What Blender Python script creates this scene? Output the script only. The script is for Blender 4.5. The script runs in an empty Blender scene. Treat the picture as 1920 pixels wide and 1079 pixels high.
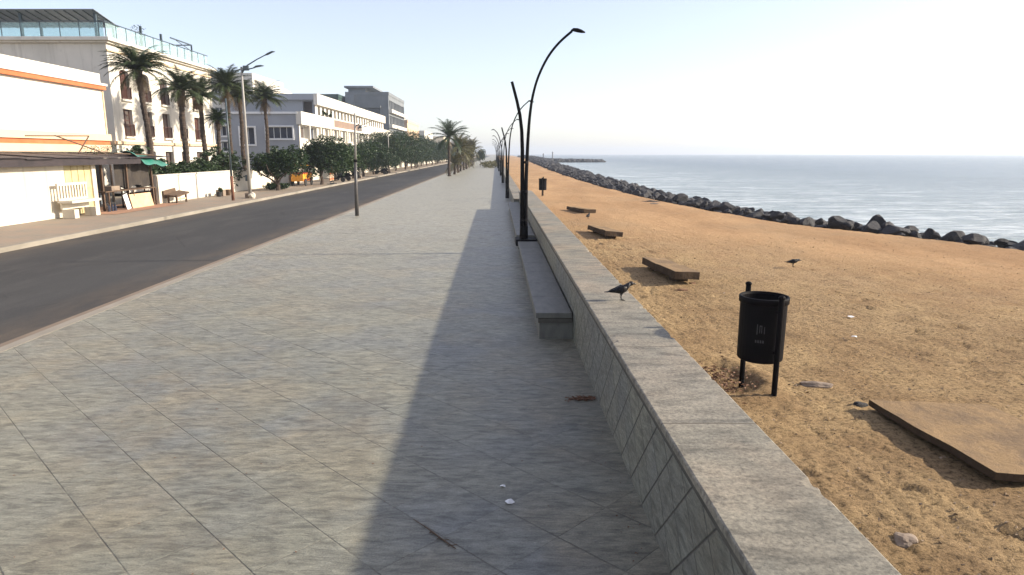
import bpy, bmesh, math, random
from mathutils import Vector, Matrix, noise, Euler
PI = math.pi; R = math.radians
random.seed(7)
sc = bpy.context.scene
C = sc.collection

# ------------------------------------------------------------------ camera
F_PX, PITCH, CAM_H = 1267.0, R(11.2), 2.6
cam = bpy.data.cameras.new('camera'); cam_o = bpy.data.objects.new('camera', cam); C.objects.link(cam_o)
cam_o.location = (0, 0, CAM_H); cam_o.rotation_euler = (PI/2 - PITCH, 0, 0)
cam.sensor_width = 36; cam.lens = F_PX/1920*36; cam.shift_x = 30/1920
cam.clip_start = 0.05; cam.clip_end = 12000
sc.camera = cam_o

# ------------------------------------------------------------------ sky, sun, exposure
SUN_EL, SUN_AZ = R(24), R(87)          # azimuth measured from +Y towards +X
w = bpy.data.worlds.new('World'); sc.world = w; w.use_nodes = True
nt = w.node_tree; nt.nodes.clear()
out = nt.nodes.new('ShaderNodeOutputWorld'); bg = nt.nodes.new('ShaderNodeBackground')
sky = nt.nodes.new('ShaderNodeTexSky'); sky.sky_type = 'NISHITA'; sky.sun_disc = False
sky.sun_elevation = SUN_EL; sky.sun_rotation = SUN_AZ
sky.air_density = 0.8; sky.dust_density = 1.0; sky.ozone_density = 0.3; sky.altitude = 0
veil = nt.nodes.new('ShaderNodeMix'); veil.data_type = 'RGBA'; veil.blend_type = 'ADD'; veil.inputs[0].default_value = 1   # thin bright overcast over the blue
veil.inputs[7].default_value = (1.75, 1.52, 1.70, 1)
bg.inputs['Strength'].default_value = 0.108
nt.links.new(sky.outputs[0], veil.inputs[6]); nt.links.new(veil.outputs[2], bg.inputs[0]); nt.links.new(bg.outputs[0], out.inputs[0])
sl = bpy.data.lights.new('sun', 'SUN'); sl.energy = 5.0; sl.angle = R(1.3); sl.color = (1.0, 0.89, 0.74)
so = bpy.data.objects.new('sun', sl); C.objects.link(so)
sd = Vector((math.sin(SUN_AZ)*math.cos(SUN_EL), math.cos(SUN_AZ)*math.cos(SUN_EL), math.sin(SUN_EL)))
so.rotation_euler = sd.to_track_quat('Z', 'Y').to_euler(); so.location = (30, 0, 30)
sc.view_settings.view_transform = 'Standard'; sc.view_settings.look = 'None'
sc.view_settings.exposure = 0.8; sc.view_settings.gamma = 1

# ------------------------------------------------------------------ object helpers
def wloc(o):
    v = Vector((0, 0, 0))
    while o is not None:
        v += o.location; o = o.parent
    return v
def tag(o, label=None, cat=None, group=None, kind=None):
    if label: o['label'] = label
    if cat: o['category'] = cat
    if group: o['group'] = group
    if kind: o['kind'] = kind
    return o
def empty(name, loc, label, cat, group=None):
    o = bpy.data.objects.new(name, None); C.objects.link(o); o.location = loc
    o.empty_display_size = 0.3
    return tag(o, label, cat, group)
def copy_tree(o, parent=None):
    c = o.copy(); C.objects.link(c)
    if parent is not None: c.parent = parent
    for ch in list(o.children): copy_tree(ch, c)
    return c

class MB:
    """collects shapes given in world coordinates and links them as one mesh object"""
    def __init__(s): s.v = []; s.f = []
    def add(s, vs, fs):
        b = len(s.v); s.v += [tuple(q) for q in vs]; s.f += [tuple(i+b for i in f) for f in fs]; return s
    def box(s, x0, x1, y0, y1, z0, z1, rot=0, piv=None, tilt=None):
        vs = [Vector((x, y, z)) for z in (z0, z1) for y in (y0, y1) for x in (x0, x1)]
        if rot or tilt:
            pv = Vector(piv) if piv else Vector(((x0+x1)/2, (y0+y1)/2, z0))
            m = Euler(((tilt[0] if tilt else 0), (tilt[1] if tilt else 0), rot)).to_matrix()
            vs = [m @ (q-pv) + pv for q in vs]
        return s.add(vs, [(0,2,3,1),(4,5,7,6),(0,1,5,4),(2,6,7,3),(0,4,6,2),(1,3,7,5)])
    def quad(s, a, b, c, d): return s.add([a, b, c, d], [(0, 1, 2, 3)])
    def tube(s, pts, rad, n=10, cap=True, seed=None, lump=0):
        pts = [Vector(p) for p in pts]
        if not hasattr(rad, '__len__'): rad = [rad]*len(pts)
        vs = []; fs = []; pu = None
        for i, p in enumerate(pts):
            t = (pts[min(i+1, len(pts)-1)] - pts[max(i-1, 0)]).normalized()
            if pu is None:
                pu = t.cross(Vector((0, 1, 0)) if abs(t.y) < .9 else Vector((1, 0, 0))).normalized()
            u = (pu - t*pu.dot(t)).normalized(); pu = u; v = t.cross(u)
            for k in range(n):
                a = 2*PI*k/n; r = rad[i]
                if lump: r *= 1 + lump*noise.noise(Vector((math.cos(a)*1.5, math.sin(a)*1.5, i*0.8+(seed or 0))))
                vs.append(p + u*math.cos(a)*r + v*math.sin(a)*r)
        for i in range(len(pts)-1):
            for k in range(n):
                fs.append((i*n+k, i*n+(k+1) % n, (i+1)*n+(k+1) % n, (i+1)*n+k))
        if cap: fs += [tuple(range(n-1, -1, -1)), tuple(range((len(pts)-1)*n, len(pts)*n))]
        return s.add(vs, fs)
    def lathe(s, c, prof, n=24, cap0=True, cap1=True):
        vs = []; fs = []
        for (r, z) in prof:
            for k in range(n):
                a = 2*PI*k/n; vs.append((c[0]+r*math.cos(a), c[1]+r*math.sin(a), c[2]+z))
        for i in range(len(prof)-1):
            for k in range(n): fs.append((i*n+k, i*n+(k+1) % n, (i+1)*n+(k+1) % n, (i+1)*n+k))
        if cap0: fs.append(tuple(range(n-1, -1, -1)))
        if cap1: fs.append(tuple(range((len(prof)-1)*n, len(prof)*n)))
        return s.add(vs, fs)
    def loft(s, rings, n=12):
        """rings: (centre, axis u, axis v, ru, rv)"""
        vs = []; fs = []
        for (c, u, v, ru, rv) in rings:
            c = Vector(c); u = Vector(u).normalized(); v = Vector(v).normalized()
            for k in range(n):
                a = 2*PI*k/n; vs.append(c + u*math.cos(a)*ru + v*math.sin(a)*rv)
        m = len(rings)
        for i in range(m-1):
            for k in range(n): fs.append((i*n+k, i*n+(k+1) % n, (i+1)*n+(k+1) % n, (i+1)*n+k))
        fs += [tuple(range(n-1, -1, -1)), tuple(range((m-1)*n, m*n))]
        return s.add(vs, fs)
    def prism(s, poly, axis, a, b):
        """poly in the two other axes, extruded along axis from a to b"""
        def P(u, v, t): return {'x': (t, u, v), 'y': (u, t, v), 'z': (u, v, t)}[axis]
        n = len(poly)
        vs = [P(u, v, a) for u, v in poly] + [P(u, v, b) for u, v in poly]
        return s.add(vs, [tuple(range(n)), tuple(range(2*n-1, n-1, -1))] + [(i, i+n, (i+1) % n+n, (i+1) % n) for i in range(n)])
    def build(s, name, mat, parent=None, smooth=False, bevel=0, fix=True, loc=None):
        me = bpy.data.meshes.new(name)
        off = wloc(parent) if parent else Vector(loc or (0, 0, 0))
        me.from_pydata([(q[0]-off.x, q[1]-off.y, q[2]-off.z) for q in s.v], [], s.f)
        if fix or bevel:
            bm = bmesh.new(); bm.from_mesh(me)
            if fix: bmesh.ops.recalc_face_normals(bm, faces=bm.faces)
            if bevel:
                bmesh.ops.bevel(bm, geom=[e for e in bm.edges if len(e.link_faces) == 2 and e.calc_face_angle(0) > .5],
                                offset=bevel, segments=2, affect='EDGES', profile=.6)
            bm.to_mesh(me); bm.free()
        me.materials.append(mat)
        if smooth:
            for p in me.polygons: p.use_smooth = True
        o = bpy.data.objects.new(name, me); C.objects.link(o)
        if parent: o.parent = parent
        else: o.location = off
        return o

def part(name, mat, parent, *boxes, bevel=0):
    m = MB()
    for b in boxes: m.box(*b)
    return m.build(name, mat, parent, bevel=bevel)

# ------------------------------------------------------------------ material helpers
class N:
    def __init__(s, name):
        s.m = bpy.data.materials.new(name); s.m.use_nodes = True; s.t = s.m.node_tree
        s.b = s.t.nodes['Principled BSDF']; s.c = s.n('ShaderNodeTexCoord').outputs['Object']
    def n(s, ty, **kw):
        x = s.t.nodes.new(ty)
        for k, v in kw.items(): setattr(x, k, v)
        return x
    def l(s, a, b): s.t.links.new(a, b)
    def sock(s, x, v):
        if hasattr(v, 'is_linked') or hasattr(v, 'links'): s.l(v, x)
        else: x.default_value = v
    def mapping(s, scale=(1, 1, 1), rot=(0, 0, 0), loc=(0, 0, 0), src=None):
        x = s.n('ShaderNodeMapping'); x.inputs['Scale'].default_value = scale
        x.inputs['Rotation'].default_value = rot; x.inputs['Location'].default_value = loc
        s.l(src or s.c, x.inputs[0]); return x.outputs[0]
    def noise(s, scale, detail=6, rough=.6, vec=None, dist=0):
        x = s.n('ShaderNodeTexNoise'); x.inputs['Scale'].default_value = scale; x.inputs['Detail'].default_value = detail
        x.inputs['Roughness'].default_value = rough; x.inputs['Distortion'].default_value = dist
        s.l(vec or s.c, x.inputs['Vector']); return x.outputs['Fac']
    def vor(s, scale, feature='F1', out='Distance', vec=None, rnd=1):
        x = s.n('ShaderNodeTexVoronoi', feature=feature); x.inputs['Scale'].default_value = scale
        x.inputs['Randomness'].default_value = rnd
        s.l(vec or s.c, x.inputs['Vector']); return x.outputs[out]
    def ramp(s, fac, stops):
        x = s.n('ShaderNodeValToRGB'); el = x.color_ramp.elements
        while len(el) < len(stops): el.new(.5)
        for e, (p, c) in zip(el, stops):
            e.position = p; e.color = (c, c, c, 1) if not hasattr(c, '__len__') else (*c, 1)
        s.l(fac, x.inputs[0]); return x.outputs[0]
    def math(s, op, a, b=0, c=0):
        x = s.n('ShaderNodeMath', operation=op); s.sock(x.inputs[0], a); s.sock(x.inputs[1], b); s.sock(x.inputs[2], c)
        return x.outputs[0]
    def mix(s, fac, a, b, blend='MIX'):
        x = s.n('ShaderNodeMix', data_type='RGBA', blend_type=blend)
        s.sock(x.inputs[0], fac)
        for i, v in ((6, a), (7, b)):
            if hasattr(v, 'links'): s.l(v, x.inputs[i])
            else: x.inputs[i].default_value = (*v, 1) if len(v) == 3 else v
        return x.outputs[2]
    def sep(s, vec=None):
        x = s.n('ShaderNodeSeparateXYZ'); s.l(vec or s.c, x.inputs[0]); return x.outputs
    def bump(s, h, strength=.5, dist=.01, normal=None):
        x = s.n('ShaderNodeBump'); x.inputs['Strength'].default_value = strength; x.inputs['Distance'].default_value = dist
        s.l(h, x.inputs['Height'])
        if normal is not None: s.l(normal, x.inputs['Normal'])
        return x.outputs[0]
    def fin(s, color, rough=.7, normal=None, metal=0, spec=None):
        b = s.b
        if hasattr(color, 'links'): s.l(color, b.inputs['Base Color'])
        else: b.inputs['Base Color'].default_value = (*color, 1)
        s.sock(b.inputs['Roughness'], rough)
        b.inputs['Metallic'].default_value = metal
        if spec is not None: b.inputs['Specular IOR Level'].default_value = spec
        if normal is not None: s.l(normal, b.inputs['Normal'])
        return s.m

def plain(name, c1, c2=None, scale=3, rough=.7, bump=.3, bscale=None, dist=.01, metal=0, stretch=(1, 1, 1), spec=None):
    """two-tone weathered surface"""
    n = N(name); c2 = c2 or tuple(q*.8 for q in c1)
    v = n.mapping(stretch)
    f = n.ramp(n.noise(scale, 8, .65, v), [(.35, 0), (.68, 1)])
    col = n.mix(f, c1, c2)
    return n.fin(col, rough, n.bump(n.noise(bscale or scale*6, 5, .6, v), bump, dist), metal, spec)

M = {}
M['white'] = plain('white_plaster', (.66, .62, .54), (.56, .53, .46), .5, .8, .25, 6)
def stained(name, c1, c2, amt=.45):
    n = N(name)
    f = n.ramp(n.noise(.5, 8, .65), [(.35, 0), (.68, 1)]); col = n.mix(f, c1, c2)
    st = n.math('MULTIPLY', n.ramp(n.noise(1, 6, .7, n.mapping((2.6, 2.6, .22))), [(.52, 0), (.72, 1)]), amt)
    col = n.mix(st, col, (.27, .24, .19))
    sp = n.ramp(n.noise(2.2, 7, .75, n.mapping(loc=(4, 1, 8))), [(.60, 0), (.68, 1)])
    col = n.mix(n.math('MULTIPLY', sp, amt*.7), col, (.36, .33, .27))
    return n.fin(col, .85, n.bump(n.noise(6, 5), .3, .01))
M['white'] = stained('white_plaster', (.66, .62, .54), (.56, .53, .46))
M['cream'] = plain('cream_plaster', (.78, .68, .50), (.70, .60, .42), .6, .8, .25, 6)
M['grey_wall'] = plain('grey_plaster', (.33, .345, .37), (.27, .285, .31), .4, .8, .25, 5)
M['mid_grey'] = plain('mid_grey_plaster', (.19, .205, .215), (.14, .155, .165), .4, .8, .25, 5)
M['deep_green'] = plain('deep_green_cladding', (.03, .06, .055), (.045, .08, .07), .6, .5, .2, 5)
M['recess'] = plain('brown_grey_recess', (.24, .165, .12), (.19, .13, .095), 1, .8, .2, 8)
M['darkgrey'] = plain('dark_grey_plaster', (.22, .24, .26), (.16, .18, .2), .5, .8, .2, 5)
M['orange'] = plain('orange_paint', (.48, .11, .03), (.42, .16, .06), 1.2, .7, .2, 8)
M['peach'] = plain('peach_paint', (.66, .48, .32), (.60, .42, .27), .6, .8, .2, 6)
M['wallwhite'] = stained('whitewashed_wall', (.66, .61, .51), (.52, .47, .38), .6)
M['yellow_door'] = plain('yellow_cream_paint', (.52, .45, .25), (.42, .35, .18), 2, .6, .2, 12)
M['beltcourse'] = plain('beige_moulding', (.66, .48, .30), (.60, .44, .28), 2, .8, .2, 12)
M['shutter'] = plain('brown_shutter', (.06, .022, .015), (.10, .042, .028), 3, .5, .6, 22, .02, stretch=(1, 1, 6))
M['shutter_grey'] = plain('brown_grey_shutter', (.075, .06, .05), (.11, .085, .075), 3, .5, .6, 22, .02, stretch=(1, 1, 6))
M['black_metal'] = plain('black_painted_metal', (.003, .003, .004), (.006, .005, .006), 6, .6, .15, 40, .002, spec=.06)
M['rail_metal'] = plain('dark_teal_metal', (.04, .06, .07), (.06, .08, .09), 5, .4, .1, 30, .002)
M['pole_pale'] = plain('galvanised_pole', (.30, .29, .26), (.20, .19, .17), 5, .5, .2, 30, .003, stretch=(1, 1, .2))
M['pole_dark'] = plain('dark_weathered_pole', (.05, .045, .042), (.085, .08, .075), 5, .45, .2, 30, .003)
M['pole_rust'] = plain('rusty_pole_base', (.12, .04, .02), (.20, .09, .05), 6, .8, .4, 30, .004)
M['frame_white'] = plain('white_window_frame', (.80, .80, .78), (.7, .7, .68), 3, .5, .1, 20)
M['bark'] = plain('grey_brown_bark', (.10, .07, .05), (.05, .035, .025), 6, .9, .9, 14, .04, stretch=(1, 1, .4))
M['palm_bark'] = plain('palm_trunk_bark', (.075, .05, .033), (.028, .02, .015), 3, .9, 1, 9, .06, stretch=(.5, .5, 5))
M['wood'] = plain('weathered_wood', (.12, .07, .038), (.06, .037, .02), 4, .75, .5, 20, .006, stretch=(6, 1, 1))
M['pale_wood'] = plain('pale_plywood', (.56, .34, .19), (.66, .44, .26), 2.5, .7, .2, 15)
M['tin'] = plain('dark_roof_sheet', (.018, .013, .014), (.04, .028, .028), 2, .6, .4, 12)
M['tarp'] = plain('teal_tarpaulin', (.015, .17, .12), (.09, .20, .17), 2, .55, .6, 4, .05)
M['bay_shade'] = plain('bay_shade_tone', (.025, .02, .017), (.05, .04, .03), 2, .9, .6, 6, .04)  # dark tone standing in for the shade inside the stall bay
M['redsoil'] = plain('red_brown_soil', (.36, .20, .12), (.28, .15, .09), 2, .95, .6, 12, .02)
M['litter'] = plain('white_litter', (.82, .82, .80), (.7, .7, .66), 10, .5, .3, 30)
M['dry_leaf'] = plain('dry_leaf', (.12, .055, .025), (.2, .1, .05), 20, .8, .3, 40)
M['stone_pale'] = plain('pale_stone', (.26, .20, .145), (.16, .12, .09), 5, .85, .6, 14, .02)
M['yellow'] = plain('yellow_cart_paint', (.80, .38, .03), (.62, .22, .03), 3, .5, .2, 14)
M['red'] = plain('red_cart_paint', (.45, .06, .03), (.3, .04, .03), 3, .5, .2, 14)
M['tyre'] = plain('black_rubber', (.015, .015, .015), (.03, .03, .03), 6, .8, .2, 30)
M['feather'] = plain('black_feathers', (.004, .004, .005), (.008, .008, .010), 20, .5, .3, 60, .003, spec=.2)
M['feather_grey'] = plain('grey_neck_feathers', (.012, .011, .012), (.008, .008, .009), 20, .6, .3, 60, .003)
M['beak'] = plain('black_beak', (.012, .012, .012), None, 20, .35, .1, 60)
M['mark_grey'] = plain('faded_grey_print', (.035, .035, .04), (.012, .012, .014), 60, .6, .1, 60)
def glass():
    n = N('dark_window_glass'); return n.fin(n.ramp(n.noise(.7, 2), [(.3, (.015, .02, .035)), (.7, (.05, .06, .09))]), .08)
M['glass'] = glass()
def railglass():
    n = N('clear_rail_glass'); b = n.b
    b.inputs['Transmission Weight'].default_value = .75; b.inputs['IOR'].default_value = 1.1
    return n.fin((.62, .80, .80), .08)
M['railglass'] = railglass()

def leafmat(name, a, b, c, transl=.15):
    n = N(name); nt = n.t
    f = n.noise(1.1, 3, .6); f2 = n.vor(9, out='Color')
    col = n.mix(n.ramp(f, [(.35, 0), (.65, 1)]), a, b)
    col = n.mix(n.math('MULTIPLY', n.sep(f2)[0], .6), col, c)
    n.fin(col, .5, spec=.35)
    tr = n.n('ShaderNodeBsdfTranslucent'); n.l(col, tr.inputs[0])
    mx = n.n('ShaderNodeMixShader'); mx.inputs[0].default_value = transl
    n.l(n.b.outputs[0], mx.inputs[1]); n.l(tr.outputs[0], mx.inputs[2])
    n.l(mx.outputs[0], nt.nodes['Material Output'].inputs[0]); return n.m
M['leaf'] = leafmat('dark_street_leaves', (.007, .022, .004), (.016, .040, .007), (.030, .055, .011))
M['leaf_light'] = leafmat('bright_street_leaves', (.018, .046, .006), (.034, .07, .010), (.05, .082, .016))
M['hedge'] = leafmat('dark_hedge_leaves', (.012, .028, .008), (.022, .045, .011), (.035, .058, .017))
M['palm_leaf'] = leafmat('date_palm_leaflets', (.025, .045, .014), (.042, .065, .022), (.07, .075, .032))
M['coco_leaf'] = leafmat('coconut_leaflets', (.012, .032, .009), (.022, .048, .014), (.04, .06, .018))
M['yellow_leaf'] = leafmat('yellowing_leaflets', (.05, .06, .017), (.09, .085, .025), (.13, .10, .035))
M['dead_leaf'] = leafmat('dead_frond_skirt', (.06, .04, .02), (.10, .065, .03), (.13, .09, .045), .1)

# paved promenade: big rough-split sandstone tiles laid diagonally
def promenade_mat(name='diagonal_stone_paving', T=.56, off=2.3*.70711, vert=False):
    n = N(name)
    if vert:   # the wall face: coordinates (y, z)
        xs = n.sep(); cb = n.n('ShaderNodeCombineXYZ'); n.l(xs[1], cb.inputs[0]); n.l(xs[2], cb.inputs[1]); base = cb.outputs[0]
    else: base = n.c
    rv = n.mapping((1, 1, 1), (0, 0, R(45)), (0, 0, 0), base)     # rotated frame, u = (x-y)/sqrt2, v = (x+y)/sqrt2
    s_ = n.sep(rv)
    def grout(co, o):
        a = n.math('ADD', co, 1000*T - o); a = n.math('DIVIDE', a, T); fr = n.math('FRACT', a)
        d = n.math('MULTIPLY', n.math('MINIMUM', fr, n.math('SUBTRACT', 1, fr)), T)
        return d, n.math('FLOOR', a)
    du, iu = grout(s_[0], .1); dv, iv = grout(s_[1], off)
    if vert: d = n.math('MINIMUM', dv, n.math('ADD', du, .0025))
    else: d = n.math('MINIMUM', dv, n.math('ADD', du, .0034))
    wob = n.math('MULTIPLY', n.math('SUBTRACT', n.noise(14, 3, .6, base), .5), .006)
    d = n.math('ADD', d, wob)
    g = n.ramp(d, [(.002, 1), (.008, 0)])
    if vert: g = n.ramp(d, [(.003, 1), (.011, 0)])
    else: g = n.math('MULTIPLY', g, n.ramp(n.noise(1.7, 5, .7, n.mapping(loc=(2, 7, 1), src=base)), [(.36, .15), (.6, .85)]))
    cb = n.n('ShaderNodeCombineXYZ'); n.l(iu, cb.inputs[0]); n.l(iv, cb.inputs[1])
    wn = n.n('ShaderNodeTexWhiteNoise', noise_dimensions='2D'); n.l(cb.outputs[0], wn.inputs[0])
    tile = wn.outputs['Value']; tc = n.sep(wn.outputs['Color'])
    # streaks of the split stone run roughly across the walk
    off3 = n.n('ShaderNodeVectorMath', operation='MULTIPLY_ADD'); n.l(wn.outputs['Color'], off3.inputs[0]); off3.inputs[1].default_value = (7, 7, 7); n.l(base, off3.inputs[2])
    if vert: st = n.mapping((1.4, 5.5, 1), (0, 0, R(-70)), (0, 0, 0), off3.outputs[0])
    else: st = n.mapping((1.3, 4.2, 1), (0, 0, R(14)), (0, 0, 0), off3.outputs[0])
    if not vert:
        st2 = n.mapping((1.2, 4.6, 1), (0, 0, R(32)), (0, 0, 0), off3.outputs[0])
        sm = n.n('ShaderNodeMix', data_type='VECTOR'); n.l(n.ramp(tc[2], [(.45, 0), (.55, 1)]), sm.inputs[0]); n.l(st, sm.inputs[4]); n.l(st2, sm.inputs[5]); st = sm.outputs[1]
    streak = n.noise(3.4, 11, .74, st, .35); fine = n.noise(9, 8, .7, st)
    big = n.noise(.42, 4, .55, base); big2 = n.noise(.8, 4, .6, n.mapping((1, 1, 1), loc=(9, 4, 2), src=base))
    base_c = n.mix(n.ramp(big, [(.42, 0), (.58, 1)]), (.212, .207, .158), (.160, .166, .150))
    base_c = n.mix(n.math('MULTIPLY', n.ramp(big2, [(.47, 0), (.62, 1)]), .55 if not vert else .15), base_c, (.245, .205, .128))
    base_c = n.mix(n.math('MULTIPLY', tile, .4), base_c, (.168, .172, .132))
    base_c = n.mix(n.math('MULTIPLY', tc[1], .22), base_c, (.24, .225, .155))
    if not vert: base_c = n.mix(n.math('MULTIPLY', n.ramp(n.math('DIVIDE', n.math('ADD', n.sep(base)[1], n.math('MULTIPLY', big, 8)), 60), [(.20, 0), (.5, 1)]), .75), base_c, (.32, .305, .235))   # paler farther along: the walk's grazing sheen painted into the colour
    dark = n.ramp(streak, [(.38, .54), (.50, .97), (.63, 1.34)])
    col = n.mix(1, base_c, dark, 'MULTIPLY')
    col = n.mix(n.math('MULTIPLY', n.ramp(fine, [(.35, 1), (.5, 0)]), .35), col, (.11, .105, .09))
    gr = n.noise(70, 3, .75, base); col = n.mix(1, col, n.ramp(gr, [(.3, .72), (.5, 1), (.7, 1.25)]), 'MULTIPLY')
    fleck = n.ramp(n.noise(13, 5, .8, n.mapping((.45, 1.6, 1), (0, 0, R(12)), src=base)), [(.62, 0), (.70, 1)]); col = n.mix(n.math('MULTIPLY', fleck, .45), col, (.36, .345, .30))
    spots = n.ramp(n.vor(5.5, vec=base), [(.02, 1), (.05, 0)])
    col = n.mix(n.math('MULTIPLY', spots, .5), col, (.07, .05, .035))
    stain = n.ramp(n.noise(1.1, 7, .72, n.mapping(loc=(6, 2, 5), src=base)), [(.54, 0), (.64, 1)])
    col = n.mix(n.math('MULTIPLY', stain, .35), col, (.115, .10, .075))
    col = n.mix(g, col, (.075, .066, .05) if not vert else (.06, .055, .045))
    h = n.math('ADD', n.math('MULTIPLY', streak, 1.0), n.math('MULTIPLY', fine, .5))
    h = n.math('SUBTRACT', h, n.math('ADD', n.math('MULTIPLY', g, .6), n.math('MULTIPLY', gr, -.12)))
    rough = n.ramp(fine, [(.3, .60), (.7, .38)])
    return n.fin(col, rough, n.bump(h, .8, .018), spec=.45)
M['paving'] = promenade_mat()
M['wallface'] = promenade_mat('diagonal_wall_cladding', .30, .12, True)

def cap_mat():
    n = N('concrete_coping')
    y = n.sep()[1]
    a = n.math('DIVIDE', n.math('ADD', y, 177-3.5), 1.77); fr = n.math('FRACT', a)
    d = n.math('MULTIPLY', n.math('MINIMUM', fr, n.math('SUBTRACT', 1, fr)), 1.77)
    d = n.math('ADD', d, n.math('MULTIPLY', n.math('SUBTRACT', n.noise(12, 4), .5), .012))
    g = n.ramp(d, [(.003, 1), (.011, 0)])
    wn = n.n('ShaderNodeTexWhiteNoise', noise_dimensions='1D'); n.l(n.math('FLOOR', a), wn.inputs['W'])
    big = n.noise(1.0, 6, .65); st = n.noise(3.2, 8, .7, n.mapping((1, 2.6, 1))); fi = n.noise(38, 6, .75)
    col = n.mix(n.ramp(big, [(.36, 0), (.64, 1)]), (.232, .202, .142), (.140, .132, .098))
    col = n.mix(n.math('MULTIPLY', n.ramp(n.noise(.9, 4, .6, n.mapping(loc=(3, 1, 0))), [(.47, 0), (.66, 1)]), .6), col, (.265, .198, .125))
    col = n.mix(n.math('MULTIPLY', wn.outputs['Value'], .5), col, (.20, .19, .162))
    col = n.mix(1, col, n.ramp(st, [(.36, .58), (.50, 1), (.68, 1.3)]), 'MULTIPLY')
    col = n.mix(1, col, n.ramp(fi, [(.34, .50), (.5, 1), (.66, 1.38)]), 'MULTIPLY')
    col = n.mix(n.math('MULTIPLY', n.ramp(n.vor(7), [(.03, 1), (.09, 0)]), .4), col, (.1, .09, .07))
    col = n.mix(g, col, (.10, .085, .06))
    h = n.math('SUBTRACT', n.math('ADD', fi, st), n.math('MULTIPLY', g, 1.5))
    return n.fin(col, .72, n.bump(h, .5, .008))
M['cap'] = cap_mat()
M['bench_stone'] = plain('grey_bench_stone', (.16, .155, .128), (.105, .102, .085), 3, .6, .4, 14, .008, stretch=(3, 1, 1))
def slabm():
    n = N('old_concrete_slab')
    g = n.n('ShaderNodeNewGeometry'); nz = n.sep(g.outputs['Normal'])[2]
    top = n.ramp(n.math('ADD', nz, n.math('MULTIPLY', n.math('SUBTRACT', n.noise(5, 5, .7), .5), .5)), [(.55, 0), (.85, 1)])   # sand on the upper side; shade painted into the dark sides
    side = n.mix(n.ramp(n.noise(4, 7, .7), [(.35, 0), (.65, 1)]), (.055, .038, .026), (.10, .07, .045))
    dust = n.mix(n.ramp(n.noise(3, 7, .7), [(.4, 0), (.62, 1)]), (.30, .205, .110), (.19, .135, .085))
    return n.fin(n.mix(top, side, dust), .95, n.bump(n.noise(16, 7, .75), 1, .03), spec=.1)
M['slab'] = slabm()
M['grit'] = plain('shell_grit', (.30, .22, .14), (.16, .11, .07), 40, .9, .3, 30)
M['edge_dark'] = plain('mossy_shade_edge', (.10, .09, .07), (.055, .05, .04), 5, .85, .4, 20, .01)  # mossy stone with edge shade painted into its tone

def road_mat():
    n = N('worn_asphalt')
    fi = n.noise(55, 4, .7); big = n.noise(.35, 5, .6, n.mapping((1, .25, 1)))
    col = n.mix(n.ramp(big, [(.35, 0), (.65, 1)]), (.038, .038, .038), (.053, .053, .051))
    col = n.mix(1, col, n.ramp(fi, [(.3, .7), (.7, 1.3)]), 'MULTIPLY')
    cr = n.ramp(n.vor(.55, 'DISTANCE_TO_EDGE', vec=n.mapping((1, .5, 1), src=None)), [(.0, 1), (.012, 0)])
    cr = n.math('MULTIPLY', cr, n.ramp(n.noise(.4, 3), [(.48, 0), (.58, 1)])); col = n.mix(n.math('MULTIPLY', cr, .6), col, (.018, .018, .018))
    lt = n.ramp(n.noise(1.0, 6, .75, n.mapping((.9, .22, 1), loc=(1, 5, 2))), [(.50, 0), (.66, 1)]); col = n.mix(n.math('MULTIPLY', lt, .4), col, (.085, .082, .075))
    pat = n.ramp(n.noise(.6, 3, .5, n.mapping((.6, .15, 1), loc=(4, 8, 0))), [(.55, 0), (.6, 1)])
    col = n.mix(n.math('MULTIPLY', pat, .35), col, (.038, .038, .038))
    # drifts of sand along the edges of the carriageway
    x = n.sep()[0]
    e = n.math('ADD', n.ramp(n.math('ADD', x, 8.4), [(0, 0), (1, 1)]), n.ramp(n.math('SUBTRACT', -12.6, x), [(0, 0), (1, 1)]))
    e = n.math('MULTIPLY', e, n.ramp(n.noise(1.4, 6, .65, n.mapping((1, .4, 1))), [(.35, .1), (.65, 1)]))
    col = n.mix(n.math('MULTIPLY', e, .6), col, (.13, .10, .07))
    return n.fin(col, .85, n.bump(fi, .4, .006), spec=.2)
M['asphalt'] = road_mat()
M['gutter'] = plain('sandy_gutter_concrete', (.22, .17, .12), (.16, .12, .085), 1.6, .9, .4, 20, .006, stretch=(1, .5, 1))
M['kerb'] = plain('kerb_concrete', (.28, .25, .20), (.18, .16, .125), 1.5, .85, .4, 20, .006, stretch=(1, .4, 1))
def farpave():
    n = N('dusty_pavement_slabs')
    br = n.n('ShaderNodeTexBrick'); br.inputs['Scale'].default_value = 2; br.inputs['Mortar Size'].default_value = .012
    br.inputs['Color1'].default_value = (.25, .21, .16, 1); br.inputs['Color2'].default_value = (.215, .185, .14, 1); br.inputs['Mortar'].default_value = (.13, .11, .085, 1)
    n.l(n.c, br.inputs['Vector'])
    col = n.mix(n.ramp(n.noise(.8, 6, .65), [(.4, 0), (.65, 1)]), br.outputs[0], (.27, .20, .14))
    return n.fin(col, .9, n.bump(n.noise(20), .4, .006))
M['farpave'] = farpave()

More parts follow.
